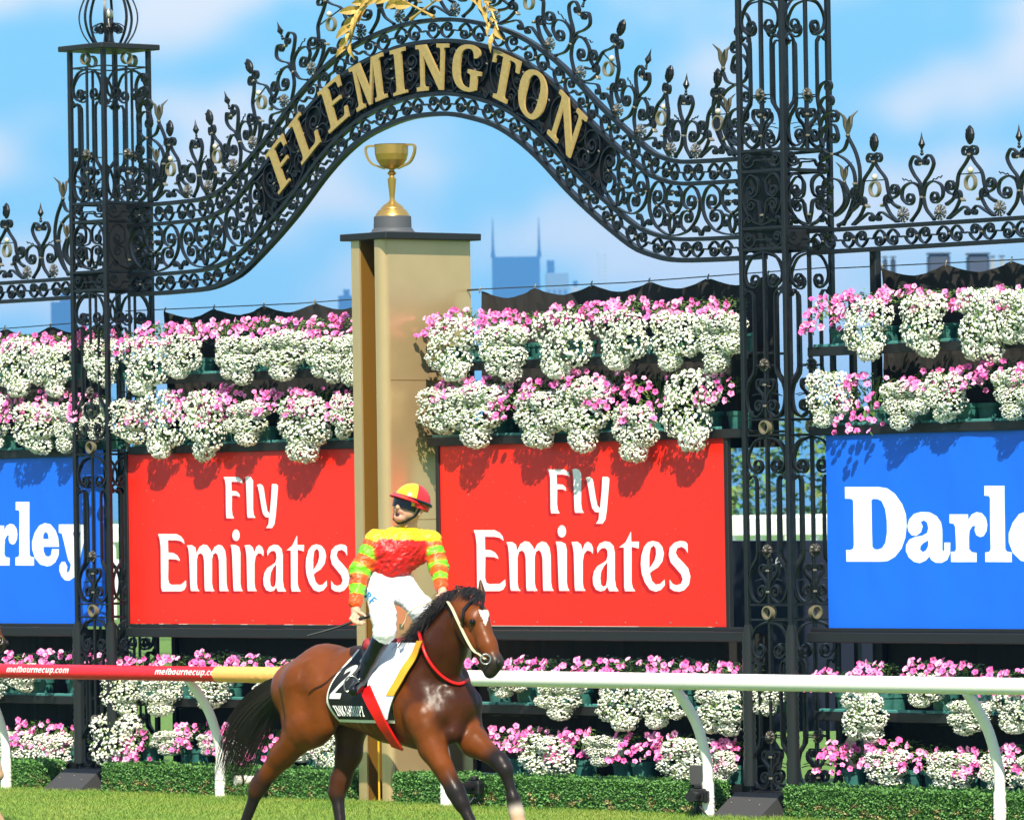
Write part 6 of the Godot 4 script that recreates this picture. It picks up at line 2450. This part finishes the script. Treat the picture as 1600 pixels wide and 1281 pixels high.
const ALYSSUM := [[0,0,-7.30,4.02,0.51,0.36],[0,0,-6.72,3.91,0.51,0.33],[0,0,-6.18,3.88,0.47,0.35],[0,1,-5.45,3.96,0.41,0.29],[0,1,-4.76,3.87,0.49,0.38],[0,1,-4.23,3.96,0.37,0.30],[0,1,-3.47,3.93,0.40,0.34],[0,1,-2.80,3.95,0.40,0.37],[0,1,-2.20,3.90,0.37,0.34],[0,1,-1.85,3.88,0.42,0.25],[0,2,-0.53,3.89,0.50,0.36],[0,2,0.12,3.88,0.44,0.36],[0,2,0.90,3.88,0.52,0.39],[0,2,1.63,3.91,0.46,0.35],[0,2,2.27,3.89,0.46,0.35],[0,2,2.80,3.89,0.45,0.34],[0,3,4.48,3.90,0.45,0.29],[0,3,5.12,3.93,0.44,0.30],[0,3,5.76,3.91,0.53,0.32],[0,3,6.16,3.97,0.40,0.30],[0,3,6.57,3.93,0.44,0.29],[1,0,-7.13,3.38,0.48,0.36],[1,0,-6.41,3.33,0.43,0.39],[1,0,-5.94,3.34,0.41,0.29],[1,0,-5.51,3.41,0.35,0.23],[1,1,-4.99,3.37,0.37,0.34],[1,1,-4.50,3.29,0.57,0.35],[1,1,-3.90,3.28,0.56,0.36],[1,1,-3.32,3.33,0.36,0.33],[1,1,-2.53,3.24,0.54,0.39],[1,1,-1.98,3.35,0.35,0.23],[1,2,-0.69,3.37,0.36,0.34],[1,2,-0.22,3.32,0.50,0.41],[1,2,0.57,3.27,0.45,0.35],[1,2,1.13,3.29,0.56,0.38],[1,2,1.75,3.13,0.44,0.31],[1,2,2.42,3.25,0.62,0.36],[1,3,4.05,3.34,0.43,0.31],[1,3,4.90,3.30,0.35,0.31],[1,3,5.36,3.34,0.35,0.30],[1,3,6.11,3.36,0.36,0.30],[1,3,6.56,3.37,0.39,0.29],[2,0,-7.19,0.96,0.36,0.30],[2,0,-6.69,1.04,0.24,0.27],[2,1,-5.17,0.90,0.37,0.35],[2,1,-4.60,0.90,0.36,0.32],[2,1,-3.89,0.94,0.30,0.35],[2,1,-3.03,0.98,0.23,0.28],[2,1,-2.28,0.95,0.25,0.28],[2,2,0.12,1.05,0.22,0.27],[2,2,0.78,0.93,0.30,0.32],[2,2,1.54,0.86,0.39,0.33],[2,2,2.03,0.87,0.35,0.33],[2,2,2.72,0.85,0.36,0.34],[2,2,3.25,1.00,0.31,0.26],[2,3,4.38,0.83,0.37,0.30],[2,3,5.06,1.05,0.25,0.25],[2,3,5.58,0.86,0.25,0.30],[2,3,6.08,0.88,0.30,0.30],[3,0,-7.30,0.30,0.36,0.36],[3,0,-6.80,0.32,0.38,0.33],[3,0,-6.26,0.31,0.38,0.35],[3,1,-5.27,0.41,0.51,0.41],[3,1,-4.48,0.48,0.21,0.29],[3,1,-3.90,0.48,0.17,0.23],[3,1,-3.49,0.40,0.23,0.26],[3,1,-2.60,0.46,0.25,0.26],[3,1,-2.23,0.40,0.34,0.26],[3,2,0.60,0.39,0.43,0.39],[3,2,1.32,0.52,0.23,0.30],[3,2,2.34,0.41,0.41,0.37],[3,2,2.71,0.42,0.24,0.21],[3,3,4.65,0.43,0.27,0.30],[3,3,5.33,0.42,0.30,0.32],[3,3,5.87,0.41,0.28,0.28],[3,3,6.32,0.42,0.30,0.30]]
const PETUNIA := [[0,0,-7.38,4.21,0.18,0.36],[0,0,-6.83,4.20,0.18,0.36],[0,0,-6.29,4.18,0.18,0.36],[0,0,-5.75,4.21,0.21,0.35],[0,1,-5.23,4.16,0.23,0.35],[0,1,-4.80,4.22,0.23,0.35],[0,1,-4.33,4.21,0.21,0.35],[0,1,-3.87,4.22,0.20,0.34],[0,1,-3.37,4.22,0.19,0.34],[0,1,-2.88,4.20,0.20,0.34],[0,1,-2.39,4.21,0.20,0.34],[0,1,-2.00,4.20,0.21,0.28],[0,2,-0.85,4.17,0.20,0.28],[0,2,-0.53,4.20,0.20,0.31],[0,2,-0.10,4.17,0.20,0.33],[0,2,0.27,4.16,0.19,0.32],[0,2,0.76,4.20,0.18,0.32],[0,2,1.16,4.21,0.20,0.32],[0,2,1.51,4.22,0.20,0.32],[0,2,1.94,4.18,0.18,0.32],[0,2,2.33,4.19,0.18,0.32],[0,2,2.67,4.19,0.18,0.29],[0,3,3.90,4.11,0.29,0.33],[0,3,4.26,4.16,0.25,0.33],[0,3,4.69,4.19,0.22,0.32],[0,3,5.12,4.17,0.18,0.30],[0,3,5.54,4.15,0.17,0.30],[0,3,5.92,4.15,0.19,0.30],[0,3,6.33,4.13,0.20,0.30],[1,0,-7.44,3.60,0.30,0.36],[1,0,-6.86,3.58,0.30,0.37],[1,0,-6.25,3.58,0.30,0.36],[1,0,-5.77,3.55,0.27,0.29],[1,1,-4.91,3.48,0.23,0.33],[1,1,-4.34,3.53,0.27,0.32],[1,1,-3.84,3.50,0.32,0.32],[1,1,-3.60,3.59,0.23,0.29],[1,1,-3.09,3.53,0.25,0.34],[1,1,-2.57,3.53,0.26,0.34],[1,1,-2.06,3.47,0.28,0.26],[1,2,-0.61,3.58,0.20,0.27],[1,2,-0.23,3.59,0.17,0.27],[1,2,0.11,3.47,0.30,0.33],[1,2,0.50,3.55,0.19,0.27],[1,2,0.96,3.62,0.16,0.27],[1,2,1.36,3.53,0.30,0.30],[1,2,1.82,3.43,0.44,0.44],[1,2,2.69,3.50,0.24,0.29],[1,3,4.33,3.37,0.47,0.40],[1,3,5.02,3.51,0.17,0.28],[1,3,5.53,3.50,0.22,0.30],[1,3,5.84,3.56,0.20,0.25],[1,3,6.24,3.50,0.25,0.30],[2,0,-7.45,1.16,0.20,0.36],[2,0,-6.80,1.19,0.20,0.36],[2,0,-6.26,1.21,0.21,0.36],[2,0,-5.73,1.18,0.18,0.29],[2,1,-5.11,1.18,0.14,0.29],[2,1,-4.59,1.19,0.15,0.29],[2,1,-3.99,1.22,0.20,0.32],[2,1,-3.49,1.20,0.16,0.32],[2,1,-2.95,1.17,0.15,0.32],[2,1,-2.33,1.15,0.15,0.31],[2,2,-0.33,1.19,0.21,0.31],[2,2,0.16,1.19,0.22,0.30],[2,2,0.53,1.20,0.18,0.32],[2,2,1.09,1.21,0.16,0.32],[2,2,1.52,1.20,0.18,0.32],[2,2,1.99,1.21,0.18,0.32],[2,2,2.40,1.19,0.17,0.29],[2,2,2.79,1.19,0.15,0.26],[2,3,3.90,1.13,0.18,0.29],[2,3,4.41,1.18,0.22,0.30],[2,3,4.98,1.20,0.25,0.30],[2,3,5.33,1.19,0.22,0.30],[2,3,5.74,1.15,0.20,0.30],[2,3,6.15,1.15,0.20,0.30],[3,0,-7.31,0.47,0.26,0.36],[3,0,-6.71,0.54,0.26,0.36],[3,0,-6.23,0.49,0.26,0.31],[3,1,-5.04,0.46,0.26,0.35],[3,1,-4.33,0.55,0.25,0.35],[3,1,-3.78,0.54,0.29,0.34],[3,1,-3.31,0.49,0.34,0.32],[3,1,-2.70,0.51,0.20,0.28],[3,2,-0.02,0.57,0.27,0.33],[3,2,0.31,0.61,0.22,0.27],[3,2,0.83,0.57,0.28,0.35],[3,2,1.55,0.57,0.24,0.32],[3,2,2.01,0.58,0.23,0.32],[3,2,2.68,0.53,0.24,0.29],[3,3,4.05,0.53,0.24,0.34],[3,3,4.55,0.58,0.22,0.30],[3,3,4.96,0.54,0.20,0.30],[3,3,5.56,0.52,0.23,0.30],[3,3,6.00,0.56,0.25,0.30]]
const HORSE := [
[-0.541,1.319,-0.420,0.205,-0.361,1.387,-0.300,0.235,0],
[-0.361,1.387,-0.300,0.235,-0.128,1.332,-0.120,0.250,0],
[-0.128,1.319,-0.120,0.258,0.105,1.260,0.060,0.288,0],
[0.105,1.260,0.060,0.290,0.291,1.226,0.210,0.290,0],
[0.291,1.226,0.210,0.285,0.453,1.234,0.340,0.200,6],
[-0.147,1.498,-0.120,0.120,0.194,1.549,0.140,0.100,0],
[0.328,1.387,0.280,0.195,0.438,1.617,0.420,0.142,6],
[0.438,1.617,0.420,0.142,0.539,1.830,0.540,0.098,6],
[0.237,1.566,0.180,0.100,0.411,1.813,0.380,0.060,6],
[0.411,1.813,0.380,0.060,0.549,1.940,0.520,0.055,6],
[0.277,1.387,0.340,0.140,0.324,1.119,0.440,0.130,6],
[0.468,1.387,0.160,0.130,0.536,1.106,0.260,0.120,6],
[-0.498,1.353,-0.240,0.180,-0.460,1.077,-0.200,0.140,0],
[-0.460,1.098,-0.200,0.130,-0.667,0.885,-0.360,0.082,0],
[-0.667,0.885,-0.360,0.080,-0.823,0.689,-0.500,0.055,0],
[-0.823,0.689,-0.500,0.057,-0.850,0.647,-0.520,0.050,1],
[-0.841,0.655,-0.520,0.043,-0.956,0.366,-0.620,0.033,2],
[-0.956,0.366,-0.620,0.041,-1.018,0.204,-0.620,0.034,2],
[-1.027,0.183,-0.620,0.045,-1.062,0.102,-0.600,0.058,4],
[-0.320,1.289,-0.460,0.170,-0.204,1.106,-0.380,0.130,1],
[-0.204,1.119,-0.360,0.120,-0.220,0.885,-0.360,0.085,1],
[-0.220,0.885,-0.360,0.085,-0.278,0.706,-0.380,0.062,1],
[-0.278,0.706,-0.380,0.066,-0.305,0.630,-0.380,0.053,1],
[-0.305,0.630,-0.380,0.046,-0.275,0.353,-0.300,0.034,2],
[-0.275,0.353,-0.300,0.042,-0.218,0.183,-0.260,0.035,2],
[-0.210,0.162,-0.260,0.045,-0.186,0.068,-0.240,0.058,4],
[0.282,1.149,0.460,0.120,0.338,0.949,0.500,0.088,0],
[0.338,0.949,0.500,0.086,0.487,0.664,0.600,0.054,0],
[0.487,0.664,0.600,0.056,0.520,0.596,0.620,0.049,2],
[0.520,0.596,0.620,0.041,0.652,0.323,0.700,0.033,2],
[0.652,0.323,0.700,0.042,0.718,0.183,0.740,0.034,2],
[0.726,0.162,0.750,0.045,0.758,0.064,0.780,0.056,4],
[0.528,1.119,0.280,0.120,0.619,0.979,0.420,0.095,0],
[0.619,0.979,0.420,0.090,0.779,0.860,0.600,0.054,0],
[0.779,0.860,0.600,0.053,0.813,0.809,0.640,0.047,2],
[0.813,0.809,0.640,0.041,0.865,0.613,0.660,0.033,2],
[0.865,0.613,0.660,0.040,0.877,0.562,0.660,0.038,2],
[0.877,0.557,0.660,0.036,0.885,0.519,0.670,0.036,3],
[0.885,0.511,0.670,0.042,0.896,0.455,0.680,0.054,4],
[-0.462,1.472,-0.140,0.050,-0.404,1.387,-0.100,0.060,0],
[-0.523,1.387,-0.200,0.110,-0.562,1.098,-0.210,0.085,0],
[-0.610,1.289,-0.340,0.085,-0.597,1.047,-0.300,0.070,0],
[-0.405,1.332,-0.120,0.120,-0.387,1.098,-0.120,0.090,0],
[0.193,1.472,0.340,0.055,0.401,1.174,0.500,0.065,6],
[0.198,1.260,0.380,0.090,0.289,1.089,0.500,0.080,6],
[0.504,1.226,0.420,0.085,0.467,1.047,0.480,0.070,6],
[0.598,1.243,0.300,0.075,0.579,1.089,0.360,0.065,6],
[0.314,1.566,0.330,0.085,0.505,1.843,0.530,0.055,6],
[0.448,1.447,0.420,0.070,0.545,1.694,0.570,0.045,6],
[0.297,1.055,0.520,0.070,0.388,0.851,0.570,0.050,0],
[-0.511,1.106,-0.160,0.085,-0.633,0.919,-0.300,0.060,0]]
const HORSE_HEAD := [
[0.536,1.885,0.540,0.085,0.628,1.813,0.660,0.084,0],
[0.551,1.787,0.580,0.080,0.601,1.685,0.640,0.066,0],
[0.645,1.813,0.680,0.076,0.710,1.630,0.760,0.055,0],
[0.609,1.694,0.650,0.056,0.692,1.523,0.740,0.040,0],
[0.710,1.630,0.760,0.055,0.755,1.515,0.800,0.047,0],
[0.755,1.515,0.800,0.050,0.733,1.468,0.790,0.043,5],
[0.700,1.481,0.750,0.033,0.716,1.443,0.770,0.028,5],
[0.545,1.932,0.580,0.028,0.512,2.021,0.575,0.009,1],
[0.677,1.966,0.620,0.028,0.670,2.051,0.600,0.009,1],
[0.577,1.821,0.700,0.030,0.611,1.796,0.735,0.022,0]]
const JACKET := [
[0.063,2.145,0.120,0.118,0.107,2.213,0.120,0.140,1],
[0.106,2.196,0.120,0.140,0.167,2.289,0.120,0.145,1],
[0.019,2.323,0.150,0.070,0.325,2.315,0.100,0.070,1],
[0.043,2.255,0.170,0.095,0.248,2.247,0.110,0.095,1],
[0.181,2.349,0.120,0.085,0.194,2.383,0.120,0.062,1],
[-0.015,2.323,0.150,0.074,-0.124,2.128,0.200,0.062,2],
[-0.124,2.128,0.200,0.062,-0.158,1.915,0.300,0.046,3],
[0.359,2.306,0.100,0.070,0.399,2.145,0.160,0.058,4],
[0.399,2.145,0.160,0.058,0.414,2.013,0.300,0.043,5]]
const BREECHES := [
[0.014,2.017,0.120,0.102,0.142,2.009,0.100,0.098,0],
[0.041,2.077,0.120,0.104,0.100,2.077,0.110,0.104,0],
[-0.003,1.974,0.140,0.092,0.028,1.821,0.300,0.078,0],
[0.028,1.821,0.300,0.078,0.035,1.728,0.355,0.070,0],
[0.035,1.728,0.355,0.066,0.018,1.685,0.340,0.058,0],
[0.159,1.991,0.100,0.092,0.284,1.864,0.220,0.078,0],
[0.284,1.864,0.220,0.078,0.308,1.736,0.160,0.068,0],
[0.308,1.736,0.160,0.066,0.289,1.638,0.050,0.056,0]]
const BOOT := [
[0.027,1.719,0.345,0.060,0.000,1.651,0.330,0.057,0],
[0.005,1.664,0.332,0.056,-0.066,1.532,0.300,0.052,0],
[-0.066,1.532,0.300,0.052,-0.136,1.396,0.300,0.043,0],
[-0.136,1.383,0.300,0.040,-0.179,1.340,0.400,0.034,0],
[-0.123,1.370,0.270,0.030,-0.179,1.328,0.400,0.028,0]]
const BOOT_FAR := [
[0.298,1.651,0.050,0.056,0.258,1.523,-0.080,0.050,0],
[0.258,1.523,-0.080,0.050,0.192,1.387,-0.180,0.042,0],
[0.192,1.379,-0.180,0.040,0.255,1.328,-0.080,0.032,0]]
const SKIN := [
[0.066,2.077,0.120,0.070,0.155,2.289,0.120,0.100,0],
[0.036,2.323,0.140,0.040,0.308,2.315,0.100,0.040,0],
[-0.015,2.323,0.150,0.050,-0.124,2.128,0.200,0.040,0],
[-0.124,2.128,0.200,0.040,-0.158,1.889,0.310,0.030,0],
[0.359,2.306,0.100,0.050,0.399,2.145,0.160,0.040,0],
[0.399,2.145,0.160,0.040,0.418,1.991,0.320,0.030,0],
[0.164,2.323,0.120,0.060,0.204,2.451,0.140,0.055,0],
[0.031,2.013,0.120,0.055,0.028,1.821,0.300,0.045,0],
[0.028,1.821,0.300,0.045,0.035,1.728,0.355,0.040,0],
[0.035,1.728,0.355,0.040,-0.123,1.417,0.290,0.025,0],
[0.150,1.991,0.100,0.050,0.284,1.855,0.200,0.040,0],
[0.292,1.843,0.200,0.040,0.200,1.404,-0.170,0.025,0]]
const RIGHT_HAND := [
[-0.158,1.889,0.310,0.030,-0.154,1.838,0.325,0.034,0],
[-0.171,1.843,0.345,0.011,-0.189,1.809,0.365,0.011,0],
[-0.189,1.809,0.365,0.011,-0.164,1.787,0.375,0.009,0],
[-0.155,1.830,0.355,0.011,-0.168,1.791,0.375,0.011,0],
[-0.168,1.791,0.375,0.011,-0.143,1.774,0.380,0.009,0],
[-0.138,1.821,0.355,0.011,-0.143,1.783,0.378,0.011,0],
[-0.143,1.783,0.378,0.011,-0.117,1.774,0.375,0.009,0],
[-0.125,1.821,0.345,0.009,-0.121,1.787,0.367,0.009,0],
[-0.121,1.787,0.367,0.009,-0.100,1.783,0.365,0.009,0],
[-0.158,1.864,0.345,0.011,-0.116,1.843,0.372,0.011,0],
[-0.116,1.843,0.372,0.011,-0.091,1.826,0.378,0.009,0]]
const LEFT_HAND := [
[0.418,2.000,0.320,0.028,0.426,1.957,0.345,0.033,0],
[0.409,1.953,0.365,0.011,0.400,1.919,0.380,0.011,0],
[0.400,1.919,0.380,0.011,0.425,1.906,0.385,0.009,0],
[0.426,1.949,0.370,0.011,0.421,1.911,0.387,0.011,0],
[0.421,1.911,0.387,0.011,0.447,1.902,0.387,0.009,0],
[0.443,1.949,0.368,0.011,0.442,1.911,0.383,0.011,0],
[0.442,1.911,0.383,0.011,0.464,1.906,0.380,0.009,0],
[0.456,1.953,0.360,0.009,0.464,1.919,0.372,0.009,0],
[0.464,1.919,0.372,0.009,0.481,1.919,0.368,0.009,0],
[0.414,1.979,0.360,0.011,0.388,1.949,0.375,0.011,0],
[0.388,1.949,0.375,0.011,0.387,1.919,0.380,0.009,0]]
const WHIP := [[-0.074,1.830,0.370],[-0.117,1.813,0.370],[-0.159,1.796,0.365],[-0.271,1.757,0.360],[-0.377,1.728,0.360],[-0.480,1.702,0.360]]
const REIN := [[0.443,1.932,0.380],[0.480,1.872,0.550],[0.521,1.779,0.660],[0.571,1.672,0.740],[0.612,1.600,0.770],[0.650,1.574,0.790]]
const REIN_END := [[0.430,1.915,0.400],[0.370,1.915,0.450],[0.302,1.898,0.460],[0.233,1.872,0.460],[0.186,1.838,0.450],[0.173,1.796,0.440],[0.146,1.753,0.440]]
const NECK_STRAP := [[0.261,1.715,0.400],[0.281,1.630,0.500],[0.313,1.545,0.600],[0.372,1.460,0.660],[0.447,1.396,0.680],[0.523,1.370,0.660],[0.588,1.396,0.600]]
const GIRTH := [[-0.098,1.345,0.500],[-0.065,1.268,0.500],[-0.024,1.183,0.500],[0.017,1.098,0.500],[0.067,1.013,0.500],[0.108,0.945,0.450]]
const BROWBAND := [[0.557,1.864,0.800],[0.604,1.915,0.800],[0.660,1.932,0.800],[0.719,1.928,0.800]]
const CHEEK := [[0.557,1.872,0.800],[0.547,1.800,0.800],[0.537,1.715,0.800],[0.570,1.643,0.850],[0.637,1.591,0.900],[0.692,1.540,0.900]]
const TAIL := [[-0.608,1.387,-0.500],[-0.703,1.319,-0.580],[-0.811,1.204,-0.660],[-0.912,1.034,-0.720],[-0.983,0.843,-0.760],[-1.045,0.664,-0.800]]
const MANE := [[0.196,1.643,0.200],[0.261,1.715,0.270],[0.326,1.800,0.360],[0.395,1.885,0.440],[0.464,1.949,0.500],[0.550,1.983,0.560],[0.627,2.000,0.600],[0.677,1.949,0.680]]
const SPOTS := [[0.210,2.545,0.160],[0.611,1.783,0.750],[0.777,1.515,0.840],[0.696,1.830,0.750],[0.028,1.821,0.400],[0.013,1.638,0.400],[-0.081,1.617,0.100],[0.217,1.634,0.140],[0.196,1.651,0.300]]
